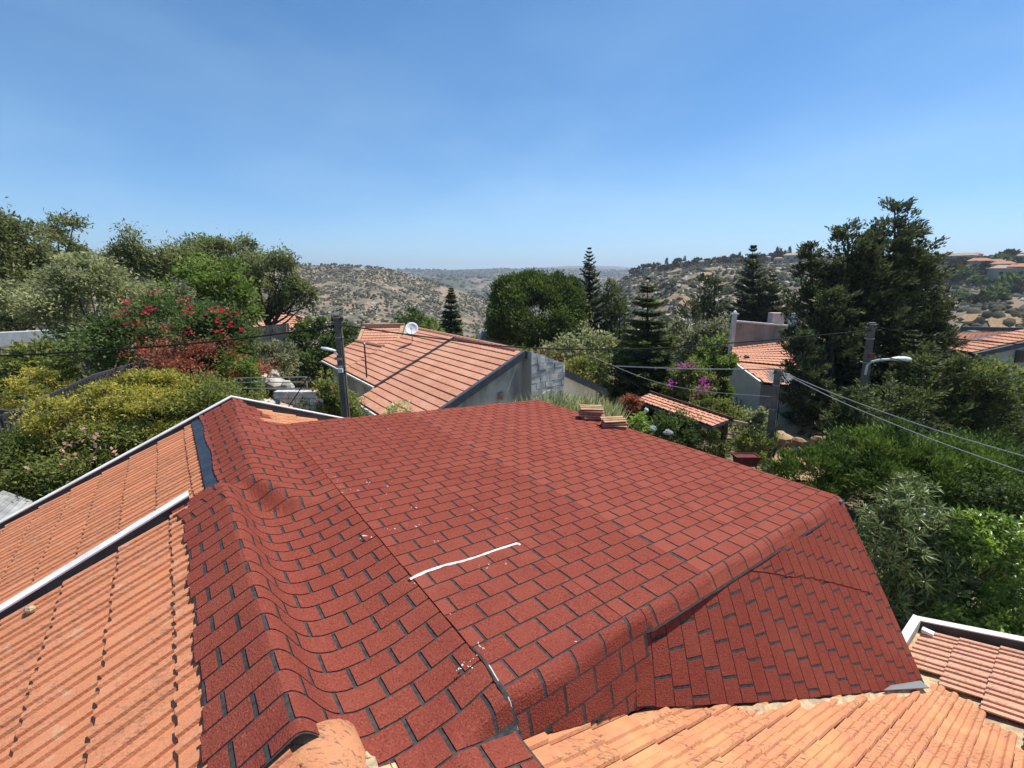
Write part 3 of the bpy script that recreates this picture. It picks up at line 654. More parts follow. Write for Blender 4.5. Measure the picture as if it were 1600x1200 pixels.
#@@PART2
# ------------------------------------------------------------ neighbouring houses
def tile_course(p0, p1, up, depth, m, parent, pitch=.225, lift=.038, roll=.026, th=.03):
    """one course of interlocking tiles: lower edge from p0 to p1, going `depth` along unit vector up"""
    p0, p1, up = map(lambda q: np.asarray(q, float), (p0, p1, up)); L_ = np.linalg.norm(p1 - p0); ax = (p1 - p0) / L_
    nz = np.cross(ax, up); nz = nz if nz[2] > 0 else -nz; nt_ = max(1, int(round(L_ / pitch))); xs = []
    for i in range(nt_): xs += [(i + f, z) for f, z in ((0, .1), (.12, 1), (.34, .8), (.42, .0), (.6, .6), (.8, .1))]
    xs.append((nt_, .1)); xs = np.array(xs); X = xs[:, 0] / nt_ * L_; Z = xs[:, 1] * roll; n = len(xs)
    a = p0 + ax * X[:, None] + nz * (Z + lift)[:, None]; b = p0 + ax * X[:, None] + up * depth + nz * (Z * .6 + .0)[:, None]; c = p0 + ax * X[:, None] + nz * (Z + lift - th)[:, None]
    i = np.arange(n - 1); F = np.concatenate([np.stack([i, i + 1, n + i + 1, n + i], -1), np.stack([2 * n + i, 2 * n + i + 1, i + 1, i], -1)])
    return obj('tile_course', np.concatenate([a, b, c]), F, m, parent)
def roof_plane(P_low0, P_low1, P_up0, P_up1, m, parent, exposure=.36):
    """a sloping tiled plane between an eave line and a ridge line, laid course by course, over a deck"""
    P = [np.asarray(q, float) for q in (P_low0, P_low1, P_up0, P_up1)]; run = np.linalg.norm((P[2] + P[3] - P[0] - P[1]) / 2); n = max(2, int(round(run / exposure)))
    nz = np.cross(P[1] - P[0], P[2] - P[0]); nz /= np.linalg.norm(nz); nz = nz if nz[2] > 0 else -nz
    obj('roof_deck', [q - nz * k for k in (.10, .02) for q in (P[0], P[1], P[3], P[2])], [(3, 2, 1, 0), (4, 5, 6, 7), (0, 1, 5, 4), (1, 2, 6, 5), (2, 3, 7, 6), (3, 0, 4, 7)], M_FASC, parent)
    for k in range(n):
        t = k / n; a, b = P[0] + (P[2] - P[0]) * t, P[1] + (P[3] - P[1]) * t; up = ((P[2] - P[0]) + (P[3] - P[1])) / 2; up = up / np.linalg.norm(up)
        j = lambda: nz * random.uniform(-.006, .006)
        tile_course(a + j(), b + j(), up, run / n + (.05 if k < n - 1 else 0), m, parent)
def ridge_tiles(p0, p1, m, parent, r_=.12):
    p0, p1 = np.asarray(p0, float), np.asarray(p1, float); n = max(2, int(np.linalg.norm(p1 - p0) / .34)); b = MB()
    for i in range(n):
        a, c = p0 + (p1 - p0) * i / n, p0 + (p1 - p0) * (i + 1.08) / n; b.tube([a, a + (c - a) * .1, c], [r_ * 1.12, r_ * 1.05, r_ * .88], 9)
    b.build('ridge_tile', m, parent)
def bar(mb, p, q, wv, hv):                           # beam from p to q with half-extent vectors
    p, q, wv, hv = map(lambda x: np.asarray(x, float), (p, q, wv, hv)); return mb.hexa([p - wv - hv, p + wv - hv, q + wv - hv, q - wv - hv, p - wv + hv, p + wv + hv, q + wv + hv, q - wv + hv])
def xy(p): return np.array([p[0], p[1], 0.])

# --- house across the garden: gable towards us, aligned with our roof
A = at(815, 549, 18.0); SL = .46
h1 = empty('neighbour_house', (A[0], A[1], 0), 'neighbouring house with pale orange tiled gable roof, stone pier and dish', 'house')
def H1(u, v): return A + UH * u + VH * v + UP * (SL * u if u <= 0 else -SL * u)     # u<0: towards our left eave
def on_h1(px, py):
    d = ray(px, py); N = UP - SL * UH; t = (N @ (A - CAMP)) / (N @ d); X = CAMP + d * t - A; return X @ UH, X @ VH
uE, vE = on_h1(561, 628); u2, v2 = on_h1(712, 528); u3, v3 = on_h1(577, 602); u4, v4 = on_h1(600, 545); u5, v5 = on_h1(478, 580); u6, v6 = on_h1(548, 533)
vS = v2                                              # the step between the near and the far part of the roof
roof_plane(H1(uE, -.05), H1(uE, vS), H1(-.02, -.05), H1(-.02, vS), M_TILE_F, h1)
UPH = UP * .10
uF = max(u3, uE + .9)
roof_plane(H1(uF, vS + .02) + UPH, H1(uF, v4) + UPH, H1(-.02, vS + .02) + UPH, H1(-.02, v4) + UPH, M_TILE_F, h1)
roof_plane(H1(uF, v4 + .02) + UPH, H1(uF, v5) + UPH, H1(u4, v4 + .02) + UPH, H1(u4 - .2, v5) + UPH, M_TILE_F, h1)
roof_plane(H1(5.0, 9.0), H1(5.0, .6), H1(.02, 9.0), H1(.02, .6), M_TILE_F, h1)
ridge_tiles(H1(0, .3), H1(0, v4 - .1) + UPH * .8, M_TILE_F, h1); ridge_tiles(H1(u4, v4 + .1) + UPH, H1(u4 - .2, v5) + UPH, M_TILE_F, h1)
b = MB()
for a_, c_ in (((uE - .15, -.14), (.06, -.14)),): bar(b, H1(*a_) - UP * .10, H1(c_[0] - .06, c_[1]) - UP * .10, VH * -.09, UP * .15)
bar(b, H1(.05, -.14) - UP * .10, H1(5.0, -.14) - UP * .10, VH * -.09, UP * .15)
bar(b, H1(uF, vS - .03) + UP * .06, H1(-.1, vS - .03) + UP * .06, VH * .025, UP * .07)
b.build('barge_board', M_FASC, h1)
b = MB(); bar(b, H1(uE - .08, -.1) - UP * .05, H1(uE - .08, vS) - UP * .05, UH * .05, UP * .05); bar(b, H1(uF - .08, vS) + UP * .05, H1(uF - .08, v5) + UP * .05, UH * .05, UP * .05); b.build('gutter', M_WHITE, h1)
wl = MB()
def wall_poly(mb, pts, thick):                       # vertical wall from an outline
    P = [np.asarray(q, float) for q in pts]; n = len(P); t = np.asarray(thick, float)
    mb.add(P + [q + t for q in P], [tuple(range(n)), tuple(range(2 * n - 1, n - 1, -1))] + [(i, n + i, n + (i + 1) % n, (i + 1) % n) for i in range(n)])
zg = -A[2] - .6
g = lambda u, v, z: A + UH * u + VH * v + UP * z
wall_poly(wl, [g(uE + .5, .1, zg), g(4.6, .1, zg), g(4.6, .1, -SL * 4.6 - .1), g(0, .1, -.1), g(uE + .5, .1, SL * (uE + .5) - .1)], VH * .25)
wall_poly(wl, [g(uE + .5, .4, zg), g(uE + .5, vS, zg), g(uE + .5, vS, SL * (uE + .5) - .1), g(uE + .5, .4, SL * (uE + .5) - .1)], UH * .25)
wall_poly(wl, [g(uF + .4, vS, zg), g(uF + .4, v5 - .3, zg), g(uF + .4, v5 - .3, SL * (uF + .4) - .05), g(uF + .4, vS, SL * (uF + .4) - .05)], UH * .25)
wl.build('wall', M_WALL, h1)
MB().box(g(-1.0, .07, -1.7), (.22, .06, .3), UH, VH).build('vent_box', M_PALE, h1)
# stone pier on the gable, block by block, with an arch at its foot
pu0, pu1, pz0, pz1 = .12, 1.95, .06, -.62
b = MB(); b.hexa([g(u, v, z) for (u, v, z) in ((pu0, -.45, zg), (pu1, -.45, zg), (pu1, .09, zg), (pu0, .09, zg), (pu0, -.45, pz0 - .03), (pu1, -.45, pz1 - .03), (pu1, .09, pz1 - .03), (pu0, .09, pz0 - .03))])
pier = b.build('stone_pier', M_JOINT, h1)
rowh = .26; z = -3.1; r_ = 0
while z < .06:
    u = pu0 - (.0 if r_ % 2 else .17)
    while u < pu1:
        u1 = min(u + random.uniform(.36, .52), pu1); ua = max(u, pu0)
        top = min(z + rowh, pz0 + (pz1 - pz0) * ((ua + u1) / 2 - pu0) / (pu1 - pu0)); cu = (ua + u1) / 2
        if u1 - ua > .08 and top - z > .06 and not ((cu - 1.05) ** 2 + (z + .13 + 2.45) ** 2 < .78 ** 2 and z < -1.7):
            d = random.uniform(.02, .045)
            tl, tr_ = [min(z + rowh, pz0 + (pz1 - pz0) * (q_ - pu0) / (pu1 - pu0)) - .01 for q_ in (ua, u1)]; ul, ur_ = ua + .01, u1 - .01
            MB().hexa([g(ul, -.45 - d, z + .01), g(ur_, -.45 - d, z + .01), g(ur_, -.45, z + .01), g(ul, -.45, z + .01), g(ul, -.45 - d, max(tl, z + .02)), g(ur_, -.45 - d, max(tr_, z + .02)), g(ur_, -.45, max(tr_, z + .02)), g(ul, -.45, max(tl, z + .02))]).build('stone_block', M_STONE, pier)
        u = u1
    z += rowh; r_ += 1
for k in range(9):
    q = math.pi * (k + .5) / 9; c0 = g(1.05 + .66 * math.cos(q), -.48, -2.45 + .66 * math.sin(q)); rd = UH * math.cos(q) + UP * math.sin(q); tg = -UH * math.sin(q) + UP * math.cos(q)
    MB().box(c0, (.25, .06, .19), rd, VH, tg).build('arch_stone', M_STONE, pier)
# things on that roof
D = at(643, 513, 23.5)
dish = empty('satellite_dish', D - UP * .8, 'white satellite dish standing on the ridge of the neighbouring roof', 'dish')
b = MB(); fwd = np.array([.12, -.8, .55]); fwd /= np.linalg.norm(fwd); sx = np.cross(fwd, UP); sx /= np.linalg.norm(sx); sy = np.cross(sx, fwd); n = 20
rings = [(0.02, -.10), (.14, -.085), (.27, -.05), (.36, 0), (.365, -.012), (.27, -.065), (.14, -.10), (.02, -.115)]
for r_, dz in rings:
    for k in range(n): q = 6.2832 * k / n; b.V.append(tuple(D + sx * r_ * math.cos(q) * .93 + sy * r_ * math.sin(q) + fwd * dz))
for i in range(len(rings) - 1):
    for k in range(n): b.F.append((i * n + k, i * n + (k + 1) % n, (i + 1) * n + (k + 1) % n, (i + 1) * n + k))
b.build('reflector', M_DISH, dish, True)
MB().tube([D - sy * .36, D - sy * .2 + fwd * .38], .014).tube([D - sy * .21 + fwd * .37, D - sy * .19 + fwd * .45], .035).build('feed_arm', M_METAL, dish)
MB().tube([D - fwd * .1, D - fwd * .16 - UP * .3, D - fwd * .16 - UP * .85], .025).tube([D - UP * .75 - fwd * .16, D - UP * .95 + sx * .5 - fwd * .1], .018).build('mast', M_METAL, dish)
P0 = at(573, 588, 21.0); P1 = at(569.5, 537, 21.0); P1[2] = max(P1[2], P0[2] + 1.4)
mast = empty('vent_pipe', P0, 'thin dark vent pipe rising from the lower left part of the neighbouring roof', 'pipe')
MB().tube([P0 - UP * .2, [P0[0], P0[1], P1[2]]], .035).build('shaft', M_WOOD, mast); MB().lathe([P0[0], P0[1], P1[2]], [(.05, -.05), (.06, .02), (.001, .07)], 9).build('cowl', M_METAL, mast)

# --- house behind with pale verges
B0 = at(590, 545, 27.0)
h2 = empty('house_behind', (B0[0], B0[1] + 3, -1), 'house behind the dish with tan tiles framed by pale verge strips', 'house')
q = [at(553, 560, 26.5), at(612, 560, 26.5), at(571, 513, 30.0), at(626, 512, 30.0)]
roof_plane(q[0], q[1], q[2], q[3], M_TILE_F, h2)
b = MB()
bar(b, q[1] + (.12, 0, .06), q[3] + (.12, 0, .06), (.11, 0, 0), (0, 0, .09)); bar(b, q[0] + (-.1, 0, .05), q[2] + (-.1, 0, .05), (.09, 0, 0), (0, 0, .08)); bar(b, q[2] + (-.2, .1, .12), q[3] + (.25, .1, .12), (0, .1, 0), (0, 0, .16))
b.build('verge_cap', M_PALE, h2)
b = MB(); wall_poly(b, [q[1] + (.24, .1, -.1), q[3] + (.24, .1, -.05), q[3] + (2.2, 1.5, -1.0), [q[3][0] + 2.2, q[3][1] + 1.5, -2.5], [q[1][0] + .24, q[1][1] + .1, -2.5]], (0, .2, 0))
b.hexa([[x, y, z] for z in (-2.5, q[0][2] - .12) for x, y in ((q[0][0], q[0][1] + .3), (q[1][0], q[1][1] + .3), (q[3][0], q[3][1]), (q[2][0], q[2][1]))]); b.build('wall', M_WALL, h2)
# small roof corner left of the round pine
q = [at(751, 534, 36), at(790, 534, 36), at(754, 523, 38), at(790, 522, 38)]
h3 = empty('small_roof_house', (q[0][0] + 1, q[0][1] + 1, -3), 'small pale roof corner showing left of the round pine', 'house')
roof_plane(*q, M_PALE, h3); b = MB(); bar(b, q[0] + (-.15, 0, .1), q[2] + (-.15, 0, .15), (.12, 0, 0), (0, 0, .12)); bar(b, q[2] + (-.2, .1, .14), q[3] + (0, .1, .14), (0, .08, 0), (0, 0, .14)); b.build('verge_cap', M_WHITE, h3)
b = MB(); b.hexa([[x, y, z] for z in (-8, q[0][2] - .1) for x, y in ((q[0][0], q[0][1] + .3), (q[1][0], q[1][1] + .3), (q[3][0], q[3][1]), (q[2][0], q[2][1]))]); b.build('wall', M_WALLW, h3)
# --- hip roof house at the far left
Cn = at(448, 488, 46)
h4 = empty('hip_roof_house', (Cn[0], Cn[1] + 2, -2), 'orange hip roof house half hidden behind the tree with bare trunks', 'house')
q = [at(392, 512, 42), at(489, 503, 44), at(440, 489, 47), at(450, 488, 47)]
roof_plane(q[0], q[1], q[2], q[3], M_TILE_F, h4, .7)
q2 = [at(489, 503, 44), at(470, 497, 52), at(450, 488, 47), at(451, 488, 47.3)]; roof_plane(*q2, M_TILE_F, h4, .7)
r4 = [at(447, 522, 38), at(462, 520, 38.5), at(447, 507, 40), at(460, 506, 40.5)]; roof_plane(*r4, M_TILE_F, h4, .6)
b = MB(); b.hexa([[x, y, z] for z in (-5, q[0][2] - .2) for x, y in ((q[0][0] + .5, q[0][1] + .6), (q[1][0] - .5, q[1][1] + .6), (q[1][0] - 1, q[1][1] + 7), (q[0][0] + .5, q[0][1] + 7))]); b.build('wall', M_PINKW, h4)
# --- white flat-roofed building behind the left bushes
q0, q1 = at(-60, 536, 23), at(150, 533, 26); q1[2] = q0[2]
h5 = empty('white_building', ((q0 + q1) / 2)[:2].tolist() + [0], 'low white flat-roofed building behind the leafy bushes at the far left', 'building')
d = (q1 - q0) / np.linalg.norm(q1 - q0); nb = np.cross(UP, d)
b = MB(); b.hexa([p + UP * 0 for p in ([*q0[:2], -.5], [*q1[:2], -.5], [*(q1 + nb * 5)[:2], -.5], [*(q0 + nb * 5)[:2], -.5])] + [q0, q1, q1 + nb * 5, q0 + nb * 5]); b.build('wall', M_WALL, h5)
b = MB(); bar(b, q0 - d * .2 - nb * .12 + UP * .1, q1 + d * .2 - nb * .12 + UP * .1, nb * .2, UP * .36); b.build('parapet', M_WHITE, h5)
for k in (.3, .62):
    wq = q0 + (q1 - q0) * k - nb * .03; wf = MB().box(wq - UP * 1.6, (1.3, .08, 1.1), d, nb).build('window', M_WHITE, h5); MB().box(wq - UP * 1.6 - nb * .03, (1.1, .06, .9), d, nb).build('pane', M_GLASS, wf)

# --- house on the right with grey parapet
Dn = at(1180, 545, 28)
h6 = empty('parapet_house', (Dn[0], Dn[1], 0), 'house with stained grey parapet wall, pink chimney and orange tiles behind the tree', 'house')
pa, pb = at(1147, 536, 27.5), at(1240, 538, 29.5); ta, tb = at(1150, 503, 27.5), at(1240, 511, 29.5)
b = MB(); wall_poly(b, [[*pa[:2], -1.5], [*pb[:2], -1.5], tb, ta], (.1, .25, 0)); b.build('parapet_wall', M_STAIN, h6)
b = MB(); bar(b, ta + (-.05, .1, .04), tb + (.05, .1, .04), (0, .2, 0), (0, 0, .05)); b.build('coping', M_WHITE, h6)
b = MB(); c0 = at(1147, 500, 27.4); b.box([c0[0], c0[1], c0[2] - .9], (.22, .22, 2.4)).box(c0 + (0, 0, .36), (.36, .36, .1)).lathe(c0 + (0, 0, .41), [(.08, 0), (.1, .08), (.001, .18)], 8); b.build('corner_post', M_WHITE, h6)
c0 = at(1212, 501, 29.5); MB().box(c0, (.75, .6, 1.0)).build('chimney', M_PINKW, h6); MB().box(at(1240, 500, 31), (.5, .4, .9)).build('chimney', M_WHITE, h6)
rq = [at(1144, 565, 25.0), at(1188, 603, 22.0), at(1147, 545, 26.8), at(1250, 536, 27.5)]
lo1 = at(1144, 564, 25.2); lo2 = at(1262, 574, 24.4); up1 = at(1143, 546, 27.2); up2 = at(1250, 534, 28.2)
roof_plane(lo1, lo2, up1, up2, M_TILE_F, h6, .42); ridge_tiles(up1, up2, M_TILE_F, h6, .13)
e2 = at(1190, 598, 22.5); lo3 = at(1262, 606, 22.8)
roof_plane(e2 + (0.1, 0, 0), lo3, lo1 + (.05, -.02, -.06), lo2 + (0, -.02, -.06), M_TILE_F, h6, .42)
b = MB(); bar(b, lo1 + (-.06, 0, .0), e2 + (-.06, 0, .0), (.06, .03, 0), (0, 0, .07)); b.build('gutter', M_WHITE, h6)
b = MB(); wall_poly(b, [[lo1[0], lo1[1], -1.5], [e2[0] + .1, e2[1] + .2, -1.5], e2 + (.1, .2, -.12), lo1 + (0, 0, -.12)], (.3, .1, 0)); b.hexa([[x, y, z] for z in (-1.5, e2[2] - .2) for x, y in ((e2[0] + .2, e2[1] + .3), (lo3[0], lo3[1] + .3), (lo2[0], lo2[1]), (lo1[0] + .2, lo1[1]))]); b.build('wall', M_WALLW, h6)
# a bird-like broken tile bit on it
o = MB().box((0, 0, 0), (.34, .14, .05)).box((.1, .1, .03), (.12, .22, .04)).build('broken_tile', M_FELT); o.location = tuple(at(1166, 561, 25.6) + UP * .12); o.rotation_euler = (.2, .1, .3); meta(o, 'dark broken tile piece lying on the orange roof by the parapet', 'tile piece')

# --- house at the far right edge
En = at(1560, 540, 24)
h7 = empty('gable_house', (En[0], En[1], 0), 'house at the right edge with orange roof, grey gable and small window', 'house')
l0, l1, t0, t1 = at(1479, 533, 25), at(1660, 540, 22.5), at(1500, 521, 29), at(1660, 515, 27)
roof_plane(l0, l1, t0, t1, M_TILE_F, h7, .45)
b = MB(); bar(b, l0 + (0, -.1, -.05), l1 + (0, -.1, -.05), (0, .06, 0), (0, 0, .1)); b.build('barge_board', M_FASC, h7); bar(MB(), at(1503, 513, 30), at(1660, 516, 29), (0, .1, 0), (0, 0, .12)).build('ridge_board', M_FASC, h7)
b = MB(); wall_poly(b, [[l0[0], l0[1] + .2, -1], [l1[0], l1[1] + .2, -1], l1 + (0, .2, -.15), l0 + (0, .2, -.15)], (0, .3, 0)); b.build('wall', M_PINKW, h7)
r0, r1 = at(1517, 552, 19.5), at(1680, 514, 19.5)
g0, g1 = at(1517, 552, 19.5), at(1680, 508, 19.5)
roof_plane(r0 + (0, 0, .02), r0 + (0, 1.3, .02), r1 + (0, 0, .02), r1 + (0, 1.3, .02), M_TILE_F, h7, .4)
b = MB(); bar(b, r0 + (0, -.1, -.1), r1 + (0, -.1, -.1), (0, .07, 0), (0, 0, .11)); b.build('barge_board', M_FASC, h7)
b = MB(); wall_poly(b, [[r0[0] + .25, r0[1], -1], [r1[0], r1[1], -1], r1 + (0, 0, -.15), r0 + (.25, 0, -.12)], (0, .3, 0)); b.build('wall', M_WALL, h7)
wq = at(1599, 557, 19.4); wf = MB().box(wq, (.62, .06, .55)).build('window', M_FASC, h7); MB().box(wq - (0, .03, 0), (.5, .04, .43)).build('pane', M_GLASS, wf)
Dd = at(1490, 541, 22.0); dd = empty('satellite_dish', Dd - UP * .5, 'cream round satellite dish on the pinkish wall at the right edge', 'dish')
b = MB()
for r_, dy in ((.01, .06), (.18, .04), (.30, 0), (.30, .015), (.01, .08)):
    for k in range(14): qq = 6.2832 * k / 14; b.V.append((Dd[0] + r_ * math.cos(qq), Dd[1] + dy, Dd[2] + r_ * math.sin(qq) * .9))
for i in range(4):
    for k in range(14): b.F.append((i * 14 + k, i * 14 + (k + 1) % 14, (i + 1) * 14 + (k + 1) % 14, (i + 1) * 14 + k))
b.build('reflector', M_PALE, dd); MB().tube([Dd - UP * .25, Dd + (0, -.3, 0)], .014).build('feed_arm', M_METAL, dd); MB().tube([Dd + (0, .08, 0), Dd + (0, .2, -.6)], .02).build('mast', M_METAL, dd)

# --- tiled pergola
L0, L1, T0, T1 = at(993, 625, 15.8), at(1113, 667, 13.4), at(1016, 615, 16.6), at(1141, 656, 14.2)
pg = empty('tiled_pergola', ((L0 + L1) / 2)[:2].tolist() + [0], 'garden pergola with red tile roof on dark wooden posts', 'pergola')
roof_plane(L0, L1, T0, T1, M_TILE_F, pg, .32)
b = MB(); dv = (T1 - T0) / np.linalg.norm(T1 - T0); bar(b, T0 + (0, .05, .03), T1 + dv * .1 + (0, .05, .03), (0, .08, 0), (0, 0, .07)); b.build('ridge_beam', M_WOOD, pg)
for p in (T1 - dv * .15, T0 + dv * .4): MB().box([p[0], p[1], p[2] / 2 - .1], (.14, .14, p[2] + .1)).build('post', M_WOOD, pg)
p = T1 - dv * .15
b = MB(); bar(b, p - (0, 0, .5), p + (-.35, -.2, -.12), (.04, 0, 0), (0, .04, .0)); b.build('brace', M_WOOD, pg)
b = MB(); bar(b, T1 + (0, .1, -.05), at(1168, 663, 14.6), (0, .04, 0), (0, 0, .05)); b.build('rafter', M_PALE, pg)

# --- fences, shed, clothes line, patio
def fence(p0, p1, hgt, step, sw, m, label, slat='slat', rail=True, top=.06):
    p0, p1 = np.asarray(p0, float), np.asarray(p1, float); L_ = np.linalg.norm(xy(p1) - xy(p0)); d = (xy(p1) - xy(p0)) / L_; nrm = np.array([-d[1], d[0], 0])
    e = empty('slat_fence' if rail else 'board_fence', (*((p0 + p1) / 2)[:2], 0), label, 'fence'); n = int(L_ / step); me = {}
    for i in range(n + 1):
        t = i / n; p = p0 + (p1 - p0) * t; h = hgt * random.uniform(.985, 1.0)
        MB().box([p[0], p[1], p[2] - h / 2], (sw, .02, h), d, nrm).build(slat, m, e)
    if rail:
        for dz in (0.0, -hgt * .55): bar(MB(), p0 + UP * dz + nrm * .02, p1 + UP * dz + nrm * .02, nrm * .03, UP * top).build('rail', m, e)
        for t in np.linspace(0, 1, max(2, int(L_ / 2.2))): p = p0 + (p1 - p0) * t + nrm * .07; MB().box([p[0], p[1], p[2] / 2], (.09, .09, p[2] + .1), d, nrm).build('post', m, e)
    return e
fence(at(4, 652, 10.9), at(148, 588, 12.6), 1.5, .068, .036, M_FENCE, 'dark vertical slat fence behind the yellow shrubs')
fence(at(148, 588, 12.7), at(330, 535, 16.0), 1.5, .085, .045, M_FENCE, 'dark slat fence running on behind the red flowering bush')
fence(at(-70, 632, 11.6), at(44, 650, 11.3), 2.0, .075, .038, M_FENCE, 'grey slat fence at the left edge in front of the shrubs')
fence(at(375, 513, 27), at(449, 505, 29), 2.4, .17, .15, M_REED, 'weathered dark board fence below the tree with bare trunks', 'board', False)
sh = empty('plank_shed', (*at(20, 800, 7.6)[:2], 0), 'low shed roof of grey weathered planks beside our white verge', 'shed')
s0, s1, s2, s3 = at(-70, 800, 7.6), at(62, 785, 8.4), at(-90, 850, 6.6), at(20, 838, 6.8)
s0, s1, s2, s3 = at(5, 768, 9.0), at(62, 788, 9.0), at(-120, 860, 6.6), at(-30, 900, 6.6)
for k in range(7):
    a, c = s0 + (s1 - s0) * k / 7, s0 + (s1 - s0) * (k + .93) / 7; e, f_ = s2 + (s3 - s2) * k / 7, s2 + (s3 - s2) * (k + .93) / 7; dz = UP * .03
    MB().hexa([e, f_, c, a, e + dz, f_ + dz, c + dz, a + dz]).build('plank', M_DECK, sh)
b = MB(); b.hexa([[x, y, z] for z, in ((0,), (min(s0[2], s3[2]) - .1,)) for x, y in ((s2[0], s2[1]), (s3[0], s3[1]), (s1[0], s1[1]), (s0[0], s0[1]))]); b.build('wall', M_REED, sh)
cl = empty('clothes_line', (*at(425, 600, 13.5)[:2], 0), 'clothes line of three pale bars over the small patio', 'clothes line')
for x0, y0, x1, y1 in ((368, 591, 480, 589), (360, 598, 476, 597), (360, 607, 474, 607)): MB().tube([at(x0, y0, 13.6), at(x1, y1, 13.6)], .016).build('bar', M_METAL, cl)
for x, y in ((368, 591), (478, 590)): p = at(x, y, 13.62); MB().tube([[p[0], p[1], -.1], p], .03).build('post', M_METAL, cl)
p = at(430, 625, 14.5)
gq = [at(388, 648, 12.3), at(480, 655, 12.3), at(482, 606, 17), at(395, 600, 18)]
ob = obj('patio_paving', [[q[0], q[1], 1.62 + dz] for dz in (-.6, 0) for q in gq], [(3, 2, 1, 0), (4, 5, 6, 7), (0, 1, 5, 4), (1, 2, 6, 5), (2, 3, 7, 6), (3, 0, 4, 7)], mat('terracotta_paving', (.38, .21, .13), .9, .2, (.45, .33, .23), 2, bump=.3)); meta(ob, kind='structure')
def rock(px, py, Y, s, label, m=M_ROCK, name='boulder', cat='rock', group=None):
    b = MB(); n = 9; prof_ = [(.01, 1), (.55, .86), (.92, .4), (1, -.1), (.85, -.6), (.01, -.7)]
    b.lathe((0, 0, 0), prof_, n); V = np.array(b.V); h = fbm(V[:, 0] * 1.7 + px, V[:, 1] * 1.7 + V[:, 2] * 2 + py); V = V * (.65 + .75 * h)[:, None] * np.array(s); o = obj(name, V, b.F, m); o.location = tuple(at(px, py, Y)); o.rotation_euler = (0, 0, px % 3); return meta(o, label, cat, group)
rock(408, 592, 16.4, (.34, .26, .24), 'pale boulder under the small olive tree, beside the tree trunk')
rock(430, 600, 15.6, (.36, .28, .22), 'rounded cream boulder under the clothes line bars')
rock(428, 586, 16.8, (.25, .2, .2), 'white boulder just above the clothes line bars')
rock(450, 604, 15.0, (.22, .18, .2), 'small pale stone beside the cream boulder on the patio')
rock(415, 632, 13.0, (.4, .3, .14), 'flat white stone beside the patio edge')
b = MB(); pb_ = at(462, 632, 13.2); st = empty('stone_block_wall', (pb_[0], pb_[1], 0), 'short grey block wall beside the patio bush', 'wall')
for r_ in range(6):
    for k in range(3): MB().box([pb_[0] - .35 + .42 * k + (.2 if r_ % 2 else 0), pb_[1], pb_[2] + .32 - .22 * r_], (.40, .25, .205)).build('stone_block', M_STONE, st)
sl = MB(); q = [at(428, 643, 12.2), at(457, 652, 12.2), at(457, 630, 13.2), at(442, 626, 13.2)]; sl.hexa([x - UP * .1 for x in q] + q); meta(sl.build('stone_slab', M_PALE), 'tilted cream stone slab leaning beside the patio wall', 'slab')

# --- poles with lamps, cables
def pole(px0, py0, px1, py1, Y, r0, r1, label, name='utility_pole', foot=0):
    t, bt = at(px0, py0, Y), at(px1, py1, Y); d = bt - t; bt = t + d * ((t[2] - foot + .3) / max(t[2] - bt[2], .1)); e = empty(name, (*bt[:2], foot), label, 'pole')
    MB().tube([bt, t], [r0, r1], 10).build('shaft', M_CONC, e); return e, t, bt
p1, t1_, b1_ = pole(527, 492, 541, 655, 11.5, .135, .092, 'concrete utility pole with lamp standing left of the neighbouring roof')
def lamp_head(c, ax, L_, parent):
    ax = np.asarray(ax, float); ax /= np.linalg.norm(ax); sd_ = np.cross(ax, UP); sd_ /= np.linalg.norm(sd_); b = MB(); prof_ = [(-.5, .35), (-.42, .55), (-.1, .95), (.2, 1.0), (.42, .7), (.5, .15)]; n = 10
    for x, r_ in prof_:
        for k in range(n): q = 6.2832 * k / n; b.V.append(tuple(c + ax * x * L_ + sd_ * math.cos(q) * r_ * L_ * .21 + UP * math.sin(q) * r_ * L_ * (.15 if math.sin(q) > 0 else .10)))
    for i in range(5):
        for k in range(n): b.F.append((i * n + k, i * n + (k + 1) % n, (i + 1) * n + (k + 1) % n, (i + 1) * n + k))
    b.F += [tuple(range(n))[::-1], tuple(range(5 * n, 6 * n))]; return b.build('lamp_head', M_LAMP, parent, True)
lc = at(513, 546, 11.3); MB().tube([at(531, 556, 11.45), at(524, 552, 11.35), lc + (.12, 0, -.02)], .02).build('lamp_arm', M_LAMP, p1); lamp_head(lc, (-1, -.1, .22), .38, p1)
for py in (560, 572): MB().tube([at(531 + (py - 560) * .1, py, 11.5) - UP * .03, at(531 + (py - 560) * .1, py, 11.5) + UP * .03], .13).build('clamp_band', M_METAL, p1)
MB().box(at(532, 579, 11.34), (.12, .08, .10)).build('junction_box', M_LAMP, p1)
p2, t2_, b2_ = pole(1216, 576, 1198, 722, 15.0, .15, .10, 'bare grey utility pole right of the tiled pergola')
p3, t3_, b3_ = pole(1363, 504, 1337, 700, 16.0, .165, .115, 'utility pole with curved lamp arm in front of the big dark cypress')
MB().tube([at(1352, 585, 15.85), at(1355, 571, 15.75), at(1362, 565, 15.7), at(1376, 562, 15.6), at(1393, 561.5, 15.5)], .038, 8).build('lamp_arm', M_LAMP, p3); lamp_head(at(1407, 561.5, 15.5), (1, 0, -.02), .74, p3)
MB().box(at(1361, 556, 15.78), (.2, .06, .16)).build('sign_plate', M_POT, p3)
wp = empty('white_post', (*at(1337, 690, 16.5)[:2], 0), 'short white post standing below the big cypress tree', 'post'); q = at(1337, 683, 16.5); MB().box([q[0], q[1], q[2] / 2], (.11, .11, q[2])).build('shaft', M_WHITE, wp); MB().box(q + UP * .02, (.15, .15, .04)).build('cap', M_WHITE, wp)
